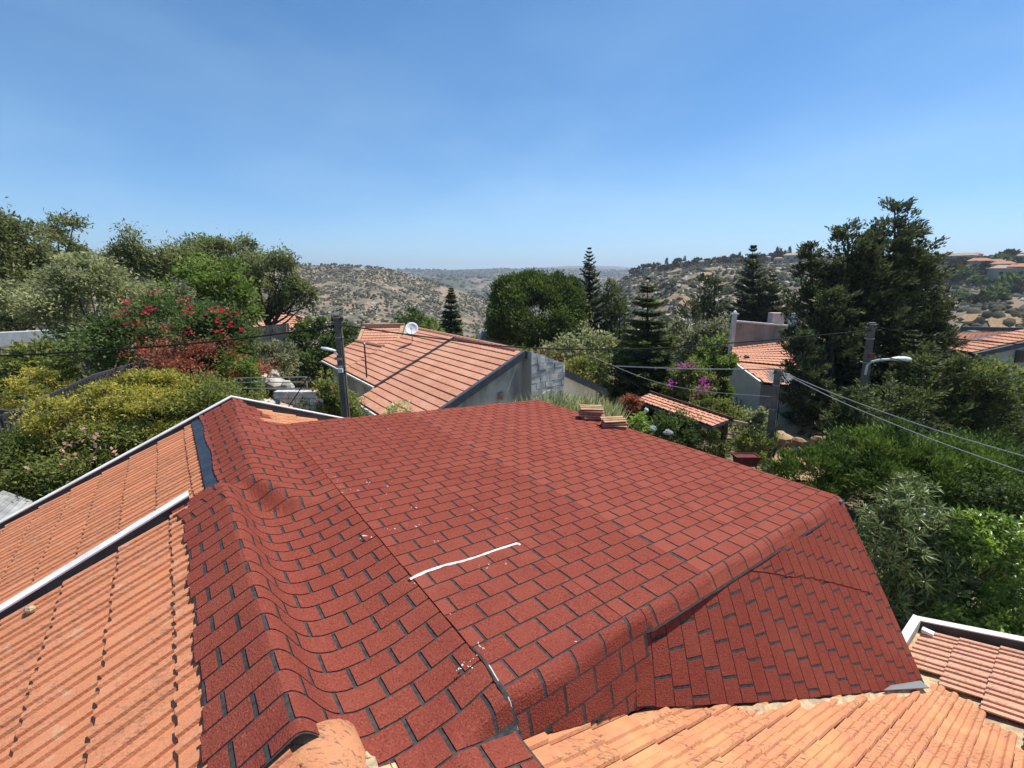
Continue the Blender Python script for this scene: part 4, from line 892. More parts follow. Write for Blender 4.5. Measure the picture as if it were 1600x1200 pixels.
def fittings(e, t, r_, side=(1, 0)):                   # bracket, insulators and straps near a pole top
    sx_ = np.array([side[0], side[1], 0.])
    MB().box(t - UP * .16 + sx_ * 0, (.05 + r_ * 2.6, .05, .06)).build('bracket', M_METAL, e)
    for k in (-1, 1): MB().lathe(t + np.array([k * (r_ * 1.25), -.05, -.13]), [(.012, -.03), (.035, 0), (.022, .03), (.036, .06), (.02, .09), (.001, .11)], 8).build('insulator', M_WOOD, e)
    for dz in (.05, .55, 1.4): MB().tube([t - UP * (dz + .025), t - UP * dz], r_ * 1.12 + dz * .006, 10).build('strap', M_METAL, e)
    MB().tube([t + np.array([r_ * .9, -r_ * .9, -.3]), t + np.array([r_ * 1.2, -r_ * 1.2, -1.6]), t + np.array([r_ * 1.3, -r_ * 1.3, -3.5])], .012, 5).build('conduit', M_CABLE, e)
fittings(p1, t1_, .095); fittings(p2, t2_, .10); fittings(p3, t3_, .13)
def cable(pts, r_, m, label, name='cable', sag=None):
    P = [at(*p) for p in pts]; Q = []
    tt = np.linspace(0, len(P) - 1, 14 * (len(P) - 1) + 1); A_ = np.array(P); k = np.arange(len(P))
    if len(P) > 3: # smooth Catmull-Rom
        for t in tt:
            i = min(int(t), len(P) - 2); f = t - i; p0_, p1_, p2_, p3_ = A_[max(i - 1, 0)], A_[i], A_[i + 1], A_[min(i + 2, len(P) - 1)]
            Q.append(.5 * (2 * p1_ + (p2_ - p0_) * f + (2 * p0_ - 5 * p1_ + 4 * p2_ - p3_) * f * f + (3 * p1_ - p0_ - 3 * p2_ + p3_) * f ** 3))
    else:
        Q = [np.array([np.interp(t, k, A_[:, c]) for c in range(3)]) - UP * (sag or 0) * 4 * (t / (len(P) - 1)) * (1 - t / (len(P) - 1)) for t in tt]
    return meta(MB().tube(Q, r_, 6).build(name, m), label, 'cable')
cable([(-80, 559, 10.0), (100, 551, 10.4), (320, 535, 10.9), (470, 517, 11.3), (527, 508, 11.5)], .022, M_CABLE, 'thick black cable running left from the pole with the lamp over the shrubs')
cable([(529, 507, 11.5), (640, 523, 12.5), (815, 543, 14), (1000, 545, 15.2), (1180, 533, 15.8), (1361, 516, 15.9)], .022, M_CABLE, 'long black cable sagging from the left pole across the neighbouring roof')
cable([(1365, 510, 15.9), (1470, 522, 14.5), (1700, 545, 13)], .018, M_CABLE, 'black cable running right from the top of the lamp pole', sag=.1)
cable([(1366, 552, 15.9), (1425, 568, 14.8), (1600, 614, 13), (1700, 640, 11.6)], .014, M_CABLE, 'thin dark wire running right below the curved lamp', sag=.1)
cable([(960, 572, 19), (1060, 576, 17), (1140, 577, 16), (1214, 577, 15)], .022, M_WIRE, 'pale horizontal wire meeting the bare pole at its top')
cable([(920, 555, 21), (1010, 592, 18.5), (1090, 610, 17), (1206, 620, 15)], .012, M_WIRE, 'thin pale wire sloping down to the middle of the bare pole')
cable([(1219, 580, 15), (1310, 618, 12.8), (1450, 668, 10.6), (1600, 713, 9), (1700, 742, 8.2)], .012, M_WIRE, 'upper of two pale wires running right from the bare pole over the hedge')
cable([(1219, 581, 15), (1310, 626, 12.8), (1450, 684, 10.6), (1600, 738, 9), (1700, 772, 8.2)], .012, M_WIRE, 'lower of two pale wires running right from the bare pole over the hedge')
cable([(1480, 814, 8.6), (1540, 833, 8.2), (1660, 866, 7.6)], .012, M_CABLE, 'dark wire crossing above the glossy green bush at the right', sag=.02)
cable([(1525, 776, 9.4), (1570, 787, 9), (1680, 815, 8.4)], .010, M_CABLE, 'thin dark wire in the shade between hedge and glossy bush', sag=.02)
cable([(526, 514, 11.5), (500, 560, 11.4), (460, 622, 11.2), (440, 650, 11.0)], .014, M_CABLE, 'stay wire slanting down left from the pole with the lamp')
cable([(1005, 608, 17.6), (930, 560, 20), (830, 520, 24)], .010, M_CABLE, 'thin wire rising left towards the round pine', sag=.1)

# --- small things behind the roof
def sack(px, py, Y, s, m, label):
    b = MB().lathe((0, 0, 0), [(.01, .9), (.2, .8), (.55, .55), (.9, .1), (1, -.3), (.8, -.6), (.01, -.62)], 11); V = np.array(b.V); V += (RNG.random(V.shape) - .5) * .34; V *= np.array(s); o = obj('plastic_sack', V, b.F, m); o.location = tuple(at(px, py, Y)); return meta(o, label, 'sack')
sack(1019, 669, 12.2, (.13, .11, .11), M_SACK, 'crumpled pale green plastic sack below the left end of the pergola')
sack(1044, 675, 12.2, (.14, .11, .09), M_SACKW, 'grey and white plastic sack in the shade under the pergola')
rock(1010, 641, 14.5, (.07, .06, .08), 'small white pot hanging under the left end of the pergola', M_WHITE, 'hanging_pot', 'pot')
pt = at(1165, 717, 13.6); e = empty('plant_pot', pt - UP * .25, 'dark red rectangular planter beside the pergola post', 'planter')
MB().hexa([pt + np.array(q) for q in ((-.30, -.13, -.22), (.30, -.13, -.22), (.30, .13, -.22), (-.30, .13, -.22), (-.36, -.17, .10), (.36, -.17, .10), (.36, .17, .10), (-.36, .17, .10))]).build('tub', M_POT, e); b = MB(); [b.box(pt + np.array(c), s) for c, s in (((0, -.175, .10), (.78, .04, .06)), ((0, .175, .10), (.78, .04, .06)), ((-.37, 0, .10), (.04, .31, .06)), ((.37, 0, .10), (.04, .31, .06)))]; b.build('rim', M_POT, e)
# bank of ochre earth and pale stones under the dark trees
us, vs = np.meshgrid(np.linspace(0, 1, 26), np.linspace(0, 1, 14), indexing='ij'); a = at(1196, 724, 15.5); c = at(1345, 724, 15.5); z0 = .3
Yv = 15.3 + 5.0 * vs; X = (a[0] + (c[0] - a[0]) * us) * (1 + .055 * (Yv - 15.3) / 1.0); Z = .1 + 1.35 * smooth(.05, .9, vs) * (.7 + .5 * fbm(us * 6, vs * 5)) + .25 * (fbm(us * 20, vs * 14) - .5)
meta(obj('earth_bank', np.stack([X, Yv, Z], -1).reshape(-1, 3), grid_faces(26, 14), M_OCHRE, smooth_=True), kind='structure')
for i, (x, y, s) in enumerate(((1222, 686, .75), (1247, 690, .5), (1281, 689, .55), (1310, 693, .42), (1229, 706, .5))):
    rock(x, y, 16.3, (s * .6, s * .45, s * .36), ['large ochre boulder just right of the bare pole', 'second ochre boulder right of the bare pole', 'ochre boulder between the shaded trunks of the dark trees', 'small ochre boulder left of the white post', 'low ochre boulder at the foot of the bare pole'][i], M_OCHRE)
for i, (x, y, s) in enumerate(((1357, 684, .5), (1378, 679, .6), (1393, 690, .4))):
    rock(x, y, 16.8, (s * .7, s * .5, s * .42), ['white boulder just right of the white post', 'larger white boulder below the dark branches', 'white boulder at the edge of the bright hedge'][i], M_WALLW)
meta(MB().tube([at(1208, 715, 14.6), at(1212, 700, 14.6), at(1208, 692, 14.6)], .03, 6).tube([at(1212, 702, 14.6), at(1219, 690, 14.6)], .02, 5).tube([at(1222, 718, 14.5), at(1224, 702, 14.5), at(1218, 693, 14.5)], .028, 6).tube([at(1224, 704, 14.5), at(1232, 692, 14.4)], .02, 5).build('dead_branch', M_BARK), 'dark bare forked branch sticking up in front of the ochre bank', 'branch')
# ------------------------------------------------------------ vegetation
def unit(a): return a / (np.linalg.norm(a, axis=-1, keepdims=True) + 1e-9)
def rdir(n): return unit(RNG.normal(size=(n, 3)))
def leaf_geo(C, D, L_, Wd, tint, fold=False):
    """one lozenge per leaf: C base points, D directions, L_ lengths, Wd widths"""
    n = len(C); D = unit(D); N_ = unit(rdir(n) * .8 + np.array([0, 0, .9])); S = unit(np.cross(D, N_)); N2 = np.cross(S, D)
    L_ = np.broadcast_to(np.asarray(L_, float), (n,))[:, None]; Wd = np.broadcast_to(np.asarray(Wd, float), (n,))[:, None]
    mid = C + D * L_ * .45
    if not fold:
        V = np.stack([C, mid + S * Wd / 2, C + D * L_, mid - S * Wd / 2], 1).reshape(-1, 3)
        return V, np.arange(4 * n).reshape(-1, 4), np.asarray(tint)
    k = N2 * Wd * .22; tip = C + D * L_ - N2 * L_ * .12
    V = np.stack([C, mid + S * Wd / 2 + k, tip, mid, mid - S * Wd / 2 + k], 1).reshape(-1, 3); b = np.arange(n)[:, None] * 5
    F = np.stack([b + np.array([[0, 1, 2, 3]]), b + np.array([[0, 3, 2, 4]])], 1).reshape(-1, 4)
    return V, F, np.repeat(tint, 2)
def crown_points(c, rad, n, K, cr, flat=.75, inner=.45, low=-.75, bumps=None):
    """leaf centres gathered into K clumps spread through the outer part of an ellipsoid"""
    d = rdir(K * 3); d = d[d[:, 2] > low][:K]; K = len(d); r = RNG.uniform(inner, 1, K) ** .6
    if bumps is not None: r = r * (1 + bumps * (fbm(d[:, 0] * 1.8 + c[0], d[:, 1] * 1.8 + d[:, 2] * 1.8 + c[1]) - .5) * 2)
    cc = d * r[:, None]; wts = RNG.uniform(.5, 1.5, K); idx = RNG.choice(K, n, p=wts / wts.sum()); off = RNG.normal(size=(n, 3)) * cr * np.array([1, 1, flat]) * RNG.uniform(.6, 1.2, K)[idx][:, None]
    P = (cc[idx] + off) * rad + c
    return P, idx, cc * rad + c, unit(d * rad)
def box_crown(x0, x1, y0, y1, Y):
    a, b = at((x0 + x1) / 2, y0, Y), at((x0 + x1) / 2, y1, Y); w_ = np.linalg.norm(at(x1, (y0 + y1) / 2, Y) - at(x0, (y0 + y1) / 2, Y)) / 2
    return (a + b) / 2, np.array([w_, w_ * .9, abs(a[2] - b[2]) / 2])
def limbs(parent, base, top_c, targets, r0, m, name='trunk'):
    b = MB(); base = np.asarray(base, float); top = np.asarray(top_c, float); h = top[2] - base[2]; j = RNG.normal(size=3) * .03 * h * np.array([1, 1, 0])
    fork = base + (top - base) * .55 + j
    b.tube([base - UP * .2, base + (fork - base) * .5 - j * .5, fork, base + (top - base) * .85], [r0, r0 * .85, r0 * .65, r0 * .3], 8)
    for t in targets:
        t = np.asarray(t, float); s = base + (fork - base) * RNG.uniform(.55, 1.0) if RNG.random() < .6 else fork + (top - fork) * RNG.uniform(0, .5)
        mid = (s + t) / 2 + np.array([0, 0, -.04 * h]) + RNG.normal(size=3) * .03 * h; b.tube([s, mid, t], [r0 * .38, r0 * .24, r0 * .08], 5, False)
    return b.build(name, m, parent, True)
LEAFCOUNT = [0]
def broad(name, cat, label, boxes, Y, lm, leaf=(6, 2.6), dens=6.0, K=42, cr=.20, droop=0.0, inner=.45, low=-.8, bark=M_BARK, base_x=None, r0=None, bumps=.35, up=.25, group=None, flat=.75, flowers=None, single=0, fold=False, nl=7, foot=None):
    bx = [b if len(b) == 5 else (*b, Y) for b in boxes]; geo = []; cents = []
    cs = [box_crown(*b) for b in bx]; c0 = cs[0][0]; bxx = base_x if base_x is not None else bx[0][0] * .5 + bx[0][1] * .5
    gp = at(bxx, 560, Y); g0 = float(gz(gp[0], gp[1])) if foot is None else foot
    e = empty(name, (gp[0], gp[1], g0), label, cat, group)
    for (c, rad), b in zip(cs, bx):
        k = pxm(b[4]); Ln, Wn = leaf[0] * k, leaf[1] * k; n = int(dens * math.pi * rad[0] * rad[2] / (Ln * Wn * .5)); n = int(n * 1.55); n = min(n, 30000); LEAFCOUNT[0] += n
        P, idx, cl, od = crown_points(c, rad, n, max(6, int(K * (len(bx) ** -.5))), cr, flat, inner, low, bumps); ok = P[:, 2] > g0 + .05; P, idx = P[ok], idx[ok]; n = len(P)
        D = unit(unit(P - c) * .5 + rdir(n) * .9 + np.array([0, 0, up - droop])); t = np.clip(RNG.uniform(.15, .75, len(cl))[idx] + RNG.normal(size=n) * .22, 0, 1)
        geo.append((P, D, Ln * RNG.uniform(.7, 1.3, n), Wn * RNG.uniform(.7, 1.3, n), t)); cents.append(cl)
    P, D, Ln, Wn, t = [np.concatenate([g_[i] for g_ in geo]) for i in range(5)]
    if single:                                       # the leaves that show largest, one object each
        c_ = P - CAMP; score = -np.linalg.norm(c_, axis=1) + np.einsum('ij,ij->i', unit(P - cs[0][0]), -unit(c_)) * 1.0 + (P[:, 2] - cs[0][0][2]) * .4; o_ = np.argsort(-score); keep = np.ones(len(P), bool); keep[o_[:single]] = False
        lme = mesh_np('leaf', *leaf_geo(np.zeros((1, 3)), np.array([[1., 0, 0]]), 1.0, float(np.mean(Wn) / np.mean(Ln)), np.array([.62]), True)[:2], lm, np.array([.62, .62]))
        for i in o_[:single]:
            ax = unit(D[i]); ay = unit(np.cross(ax, unit(RNG.normal(size=3) * .5 + UP))); az_ = np.cross(ax, ay); o = link('leaf', lme); o.parent = e; o.matrix_parent_inverse = parent_inv(e); s = Ln[i]
            if az_[2] < 0: ay, az_ = -ay, -az_
            o.matrix_basis = Matrix([[ax[r] * s, ay[r] * s, az_[r] * s, P[i][r]] for r in range(3)] + [[0, 0, 0, 1]])
        P, D, Ln, Wn, t = P[keep], D[keep], Ln[keep], Wn[keep], t[keep]
    cr_ = obj('crown', *leaf_geo(P, D, Ln, Wn, t, fold)[:2], lm, e, np.repeat(t, 2) if fold else t)
    if single: meta(cr_, kind='stuff')
    tg = np.concatenate([c_[RNG.choice(len(c_), min(nl, len(c_)), False)] for c_ in cents]); hh = c0[2] - g0
    limbs(e, (gp[0], gp[1], g0), c0 + UP * cs[0][1][2] * .3, tg, r0 or max(.05, .022 * hh + .03), bark)
    if flowers:
        fm, nf, sz, boxf, fname = flowers; k = pxm(Y); FP = []
        for (x, y) in boxf:
            q = box_crown(x - 1, x + 1, y - 1, y + 1, Y - cs[0][1][1] * .85)[0]; FP.append(q + RNG.normal(size=(nf, 3)) * np.array([7, 7, 4]) * k * .55)
        FP = np.concatenate(FP); n = len(FP); tt = RNG.random(n)
        meta(obj(fname, *leaf_geo(FP, rdir(n) + UP * .3, sz * k * RNG.uniform(.7, 1.3, n), sz * .8 * k, tt)[:2], fm, e, tt), kind='stuff')
    return e
def conifer(name, label, px, ytop, ybot, hw, Y, lm, whorls=16, per=9, spray=(7, 2.2), taper=.85, droop=-.12, upk=.35, dens=1.0, rag=.25, cat='conifer tree', group=None, skirt=.12, lean=0, r0=None):
    """trunk with whorls of boughs, each bough carrying fans of needle sprays"""
    top, bot = at(px + lean, ytop, Y), at(px, ybot, Y); g0 = min(float(gz(bot[0], bot[1])), bot[2]); k = pxm(Y); H_ = top[2] - bot[2]; R0 = hw * k
    e = empty(name, (bot[0], bot[1], g0), label, cat, group); C, D, L_, T = [], [], [], []; b = MB(); rt = r0 or max(.08, .018 * (top[2] - g0) + .03)
    b.tube([[bot[0], bot[1], g0 - .2], bot, (bot + top) / 2, top - UP * .05 * H_], [rt, rt * .9, rt * .55, rt * .08], 8)
    for i in range(whorls):
        t = (i + RNG.uniform(-.6, .6)) / whorls; t = min(max(t, 0), .985); R1 = R0 * ((1 - t) ** taper) * (skirt + (1 - skirt) * min(1, t / .12 + .5))
        c = bot + (top - bot) * t; q0 = RNG.uniform(0, 6.28); tn = RNG.uniform(.2, .8)
        for j in range(per):
            q = q0 + 6.2832 * j / per + RNG.uniform(-.25, .25); R2 = R1 * RNG.uniform(1 - rag, 1 + rag); m_ = max(3, int(R2 / (spray[0] * k) * 2.4 * dens)); f = np.linspace(.12, 1, m_)
            hd = np.array([math.cos(q), math.sin(q), 0]); slope = droop + upk * t; P = c + hd * (f * R2)[:, None] + UP * (f * R2 * slope + .08 * R2 * f ** 2)[:, None]
            b.tube([c, P[m_ // 2], P[-1]], [rt * .22 * (1 - t) + .01, rt * .12 * (1 - t) + .008, .005], 4, False); sd_ = np.cross(hd, UP)
            for s in range(7):
                sg = RNG.uniform(-1, 1, m_); d = hd * .65 + sd_ * sg[:, None] * 1.0 + UP * RNG.uniform(-.25, .5, m_)[:, None]
                C.append(P + RNG.normal(size=(m_, 3)) * .05 * R2 * np.array([1, 1, .6]) + sd_ * (sg * .16 * R2 * (1 - f * .6))[:, None]); D.append(d); T.append(np.clip(tn + RNG.normal(size=m_) * .25, 0, 1)); L_.append(np.full(m_, 1.15 - .62 * t))
    C, D, T, L_ = np.concatenate(C), np.concatenate(D), np.concatenate(T), np.concatenate(L_); n = len(C); LEAFCOUNT[0] += n
    obj('crown', *leaf_geo(C, D, L_ * spray[0] * k * RNG.uniform(.7, 1.35, n), spray[1] * k * RNG.uniform(.7, 1.3, n), T)[:2], lm, e, T); b.build('trunk', M_BARK, e, True); return e
def bough_tree(name, label, spires, Y, lm, spray=(6.5, 2.2), dens=1.0, cat='cypress tree', trunk_px=None, ybase=None, out=.55):
    """tall evergreen of several spires: upswept boughs, each a plume of small sprays; spires = (x, ytop, ybot, halfwidth, Y)"""
    e = None; C, D, T, S = [], [], [], []; b = MB()
    for (x, yt, yb, hw, Yk) in spires:
        k = pxm(Yk); top, bot = at(x, yt, Yk), at(x, yb, Yk); g0 = float(gz(bot[0], bot[1])); H_ = top[2] - bot[2]; R0 = hw * k
        if e is None: e = empty(name, (bot[0], bot[1], g0), label, cat)
        b.tube([[bot[0], bot[1], min(g0, bot[2]) - .2], (bot + top) / 2, top], [.05 + .016 * (top[2] - g0), .03 + .009 * H_, .02], 7); nb = int(1.0 * H_ / (14 * k) * 9)
        for i in range(nb):
            t = RNG.uniform(0, 1) ** 1.1; q = RNG.uniform(0, 6.283); hd = np.array([math.cos(q), math.sin(q), 0]); env = R0 * min(1, (1 - t) * 2.0 + .14) ** .8 * (.62 + .38 * min(1, t * 3 + .3)); Ln = env * RNG.uniform(.5, 1.12)
            c = bot + (top - bot) * t; tip = c + hd * Ln + UP * Ln * RNG.uniform(.1, .75); m_ = int(26 * dens * (.5 + Ln / R0)); f = RNG.uniform(.2, 1, m_) ** .7
            P = c + (tip - c) * f[:, None] + RNG.normal(size=(m_, 3)) * (.05 * R0 + 2.2 * k) * np.array([1, 1, .7]) * (1.25 - .7 * f)[:, None]; dd = unit(tip - c)
            C.append(P); D.append(dd * .7 + rdir(m_) * .6 + UP * out * .5); T.append(np.clip(RNG.uniform(.1, .8) + RNG.normal(size=m_) * .2, 0, 1)); S.append(np.full(m_, k))
            if i % 4 == 0: b.tube([c, c + (tip - c) * .9], [.03 + .01 * Ln, .006], 4, False)
    C, D, T, S = map(np.concatenate, (C, D, T, S)); n = len(C); LEAFCOUNT[0] += n
    obj('crown', *leaf_geo(C, D, spray[0] * S * RNG.uniform(.7, 1.35, n), spray[1] * S * RNG.uniform(.7, 1.3, n), T)[:2], lm, e, T); b.build('trunk', M_BARK, e, True); return e

# left: eucalyptus, bushes and flowering shrubs
broad('eucalyptus_tree', 'tree', 'tall dark eucalyptus cut by the left edge of the view', [(-90, 70, 348, 540), (-30, 62, 334, 430), (10, 110, 380, 500)], 27, LM['euca'], (7, 2.2), 4.6, 46, .16, .4, bumps=.5, flat=1.2, inner=.4)
broad('eucalyptus_tree', 'tree', 'sparse eucalyptus with drooping twigs against the sky, second from the left edge', [(50, 132, 342, 440), (90, 160, 385, 450), (40, 120, 400, 520)], 29, LM['euca'], (7, 2.2), 4.2, 30, .17, .4, bumps=.45)
broad('poplar_tree', 'tree', 'pale grey green loose leafy tree left of the red flowering bush', [(60, 235, 405, 570), (15, 120, 430, 522), (85, 205, 400, 480)], 18.5, LM['grey'], (6.5, 2.8), 3.3, 60, .15, .1, inner=.3, bark=M_BARKP, bumps=.3)
broad('eucalyptus_tree', 'tree', 'dark eucalyptus behind, just left of the bright green tree', [(165, 262, 376, 490), (160, 230, 385, 440)], 34, LM['euca'], (6, 2.1), 4.2, 34, .16, .4, bumps=.5, flat=1.2, inner=.4)
broad('eucalyptus_tree', 'tree', 'broad eucalyptus crown rising behind the bright green tree', [(255, 405, 368, 450), (290, 395, 370, 420)], 36, LM['euca'], (6, 2.1), 4.2, 44, .15, .4, bumps=.5, flat=1.2, inner=.4)
broad('eucalyptus_tree', 'tree', 'eucalyptus with bare forked trunks standing over the board fence', [(388, 470, 380, 470), (375, 440, 420, 500), (440, 492, 432, 490)], 31, LM['euca'], (6, 2.1), 3.4, 38, .15, .45, flat=1.25, inner=.4, base_x=415, r0=.26, bumps=.5, nl=9)
broad('leafy_tree', 'tree', 'bright fresh green tree above the red flowering bush', [(262, 396, 402, 520), (300, 392, 420, 530)], 24, LM['green'], (6, 3.2), 4.8, 55, .16, .1, bumps=.3)
broad('olive_bush', 'bush', 'tall olive grey bush between the poplar and the bright tree', [(195, 300, 430, 540)], 21, LM['olive'], (6, 2.4), 3.4, 36, .18, bark=M_BARKP)
broad('leafy_bush', 'bush', 'dense green bush in front of the white building at the left edge', [(-40, 120, 545, 640), (95, 200, 520, 630), (40, 100, 530, 600)], 16, LM['shrubg'], (7, 3.4), 3.6, 50, .16)
red_spots = [(189, 494), (196, 484), (215, 505), (228, 487), (238, 482), (203, 508), (237, 457), (196, 472), (173, 518), (217, 525), (285, 468), (296, 480), (297, 490), (337, 487), (350, 483), (366, 490), (336, 501), (360, 505), (255, 514), (296, 520), (352, 532), (367, 538), (360, 552), (236, 548), (222, 548), (327, 556), (312, 548), (297, 565), (340, 520), (377, 515)]
broad('bougainvillea', 'bush', 'large dark bush with clusters of crimson flowers', [(170, 385, 462, 600), (290, 400, 470, 610)], 16.5, LM['deep'], (6.5, 3.0), 4.6, 60, .15, bumps=.35, flowers=(LM['red'], 10, 4.2, red_spots, 'blossom'))
broad('rusty_shrub', 'shrub', 'shrub with rusty brown leaves under the crimson flowers', [(222, 380, 538, 625)], 14.6, LM['rust'], (6, 2.2), 4.0, 40, .16)
broad('yellow_shrub', 'shrub', 'yellow green feathery shrub in front of the slat fence, largest of them', [(138, 345, 576, 700), (150, 300, 584, 650)], 11.7, LM['yellow'], (5.5, 2.0), 4.2, 70, .13, flat=.6)
broad('yellow_shrub', 'shrub', 'smaller yellow shrub poking over the slat fence at the left', [(18, 112, 582, 655)], 13.4, LM['yellow'], (5.5, 2.0), 3.8, 40, .15)
broad('yellow_shrub', 'shrub', 'low yellow green shrub in front of the nearer end of the slat fence', [(52, 150, 618, 705)], 10.75, LM['yellow'], (5.5, 2.0), 3.2, 34, .17)
broad('green_shrub', 'shrub', 'dull green shrub reaching from the yellow shrub to our white gable', [(225, 392, 592, 720)], 12.0, LM['shrubg'], (6, 2.4), 4.6, 60, .14, bumps=.3)
pink = [(128, 672), (150, 684), (120, 690), (100, 695), (150, 700), (110, 718), (52, 730), (176, 707), (95, 705), (142, 718)]
broad('dark_shrub', 'shrub', 'dark low shrub with a few pink flowers beside our roof edge', [(0, 200, 672, 800), (100, 300, 650, 760)], 10.6, LM['shrubg'], (6.5, 2.6), 4.4, 66, .14, flowers=(leaf_mat('pink_petal', (.45, .17, .14), (.60, .28, .22)), 5, 6, pink, 'blossom'))
broad('green_shrub', 'shrub', 'green shrub low at the far left between grey fence and plank shed', [(-60, 70, 690, 800)], 10.2, LM['shrubg'], (6.5, 2.8), 4.0, 40, .16)
broad('leafy_bush', 'bush', 'light leafy bush between rusty shrub and clothes line', [(340, 402, 555, 640)], 14.2, LM['green'], (6, 2.8), 4.0, 34, .18)
broad('olive_tree', 'tree', 'small grey olive tree over the patio boulders', [(385, 457, 530, 592)], 17.4, LM['olive'], (5.5, 1.9), 4.6, 40, .17, base_x=412, bumps=.25)
broad('round_tree', 'tree', 'dark green spreading tree behind the pole with the lamp', [(450, 562, 500, 585), (470, 545, 497, 560)], 30, LM['deep'], (6, 2.9), 5.0, 50, .16, flowers=(LM['rust'], 4, 5, [(500, 560), (530, 575), (480, 575), (545, 540)], 'blossom'))
broad('patio_bush', 'bush', 'bush with rusty tips at the foot of the pole with the lamp', [(472, 566, 596, 680), (480, 556, 606, 670)], 13.6, LM['shrubg'], (6, 2.6), 5.0, 50, .15, flowers=(LM['rust'], 7, 5, [(490, 610), (500, 625), (520, 605), (545, 612), (510, 640), (478, 600)], 'leaf_tips'))
broad('sapling', 'plant', 'pale green sapling in front of the eave of the neighbouring roof', [(600, 640, 632, 668)], 11.0, LM['dry'], (7, 2), 3.2, 12, .25, r0=.02)
# centre
conifer('column_conifer', 'slim dark column conifer left of the round pine', 705, 446, 528, 17, 42, LM['cyp'], 22, 9, (5, 2.2), .95, -.05, .5, 1.2, .15)
broad('small_tree', 'tree', 'small green tree behind the dish on the neighbouring ridge', [(622, 672, 487, 525)], 40, LM['deep'], (5.5, 2.6), 4.6, 26, .2)
broad('small_tree', 'tree', 'lighter small palm-like tree beside the slim column conifer', [(655, 692, 500, 530)], 38, LM['green'], (7, 1.8), 4.0, 18, .22)
lobes = [(768, 905, 440, 548), (770, 826, 434, 500), (800, 862, 427, 490), (846, 908, 431, 500), (764, 806, 470, 546), (862, 912, 468, 552), (820, 866, 502, 556), (775, 815, 505, 552)]
broad('round_pine', 'tree', 'broad round stone pine with dense lobed crown behind the neighbouring roof', lobes, 37, LM['pine'], (5.0, 1.9), 9.5, 330, .115, up=.8, inner=.8, bumps=.12, flat=.9, low=-.5)
conifer('tall_cypress', 'ragged tall cypress with pointed top right of the round pine', 921, 386, 560, 34, 41, LM['cyp'], 34, 7, (5, 2.0), 1.0, .15, .6, 1.1, .6, 'cypress tree', skirt=.6)
bough_tree('pine_tree', 'dull green bushy pine leaning right behind the tall cypress', [(955, 442, 575, 30, 40), (968, 470, 575, 22, 39)], 40, LM['cedar'])
conifer('layered_conifer', 'layered conifer with level boughs standing in front of the hills', 1012, 430, 640, 58, 23.5, LM['cedar'], 24, 14, (6.5, 2.5), .80, -.06, .34, 1.9, .3, 'conifer tree', skirt=.55)
broad('fig_bush', 'bush', 'pale leafy fig bush just behind the stone pier', [(838, 905, 522, 600)], 25, LM['grey'], (6.5, 3.4), 4.2, 34, .18)
broad('fig_bush', 'bush', 'pale leafy bush between the fig bush and the layered conifer', [(895, 962, 512, 600)], 27, LM['grey'], (6.5, 3.2), 4.2, 34, .18)
broad('green_bush', 'bush', 'green bush above the dark fascia right of the stone pier', [(885, 945, 558, 612)], 22.5, LM['shrubg'], (6, 2.6), 4.6, 30, .18)
broad('dark_bush', 'bush', 'dark bush filling the gap left of the layered conifer', [(925, 1000, 540, 640)], 24.5, LM['deep'], (6, 2.6), 4.6, 34, .17)
bough_tree('cypress_tree', 'dark cypress with two tips left of the tall spiky cypress', [(1100, 432, 520, 22, 49), (1116, 436, 520, 20, 49), (1075, 475, 530, 22, 47)], 49, LM['cyp'], (5.5, 2))
conifer('spiky_cypress', 'tall spiky cypress behind the grey parapet wall', 1177, 378, 540, 52, 46, LM['cyp'], 30, 8, (5, 2.0), 1.1, .12, .45, 1.1, .4, 'cypress tree', skirt=.6)
conifer('spiky_cypress', 'smaller spiky cypress close to the left of the big dark tree', 1208, 428, 530, 30, 44, LM['cyp'], 16, 8, (6, 2), .7, .1, .45, 1.0, .4, 'cypress tree', skirt=.6)
broad('olive_tree', 'tree', 'grey olive tree left of the trimmed green column', [(1040, 1098, 505, 580)], 31, LM['olive'], (5.5, 2), 4.6, 36, .17)
broad('olive_tree', 'tree', 'grey olive tree just left of the parapet wall', [(1082, 1146, 503, 575)], 30, LM['olive'], (5.5, 2), 4.6, 36, .17)
broad('ivy_column', 'bush', 'bright green rounded climber beside the orange roof with parapet', [(1084, 1146, 532, 600), (1088, 1144, 560, 650)], 23.5, LM['green'], (5.5, 2.8), 5.4, 46, .14)
mag = [(1098, 596), (1094, 604), (1100, 606), (1088, 611), (1083, 618), (1095, 612), (1090, 620), (1072, 575), (1062, 570), (1078, 571), (1053, 599), (1050, 603), (1097, 592), (1105, 600)]
broad('bougainvillea', 'bush', 'bush with magenta flowers above the tiled pergola', [(1040, 1112, 575, 645), (1050, 1100, 562, 610)], 21.5, LM['shrubg'], (5.5, 2.4), 3.6, 36, .17, flowers=(LM['magenta'], 9, 4, mag, 'blossom'))
broad('green_bush', 'bush', 'grey green bush between the pergola roof and the bare pole', [(1158, 1205, 640, 715)], 16.2, LM['grey'], (6, 2.6), 4.2, 34, .17)
broad('green_bush', 'bush', 'low green bush just behind the pergola roof', [(1085, 1160, 622, 680)], 19, LM['shrubg'], (6, 2.4), 4.4, 40, .16)
broad('shade_bush', 'bush', 'dark bush under the left half of the pergola roof', [(1000, 1085, 640, 720)], 14.0, LM['deep'], (6, 2.6), 4.4, 40, .16)
broad('shade_bush', 'bush', 'feathery bush under the right end of the pergola roof', [(1075, 1132, 662, 735)], 14.6, LM['shrubg'], (7, 2.0), 4.4, 40, .16)
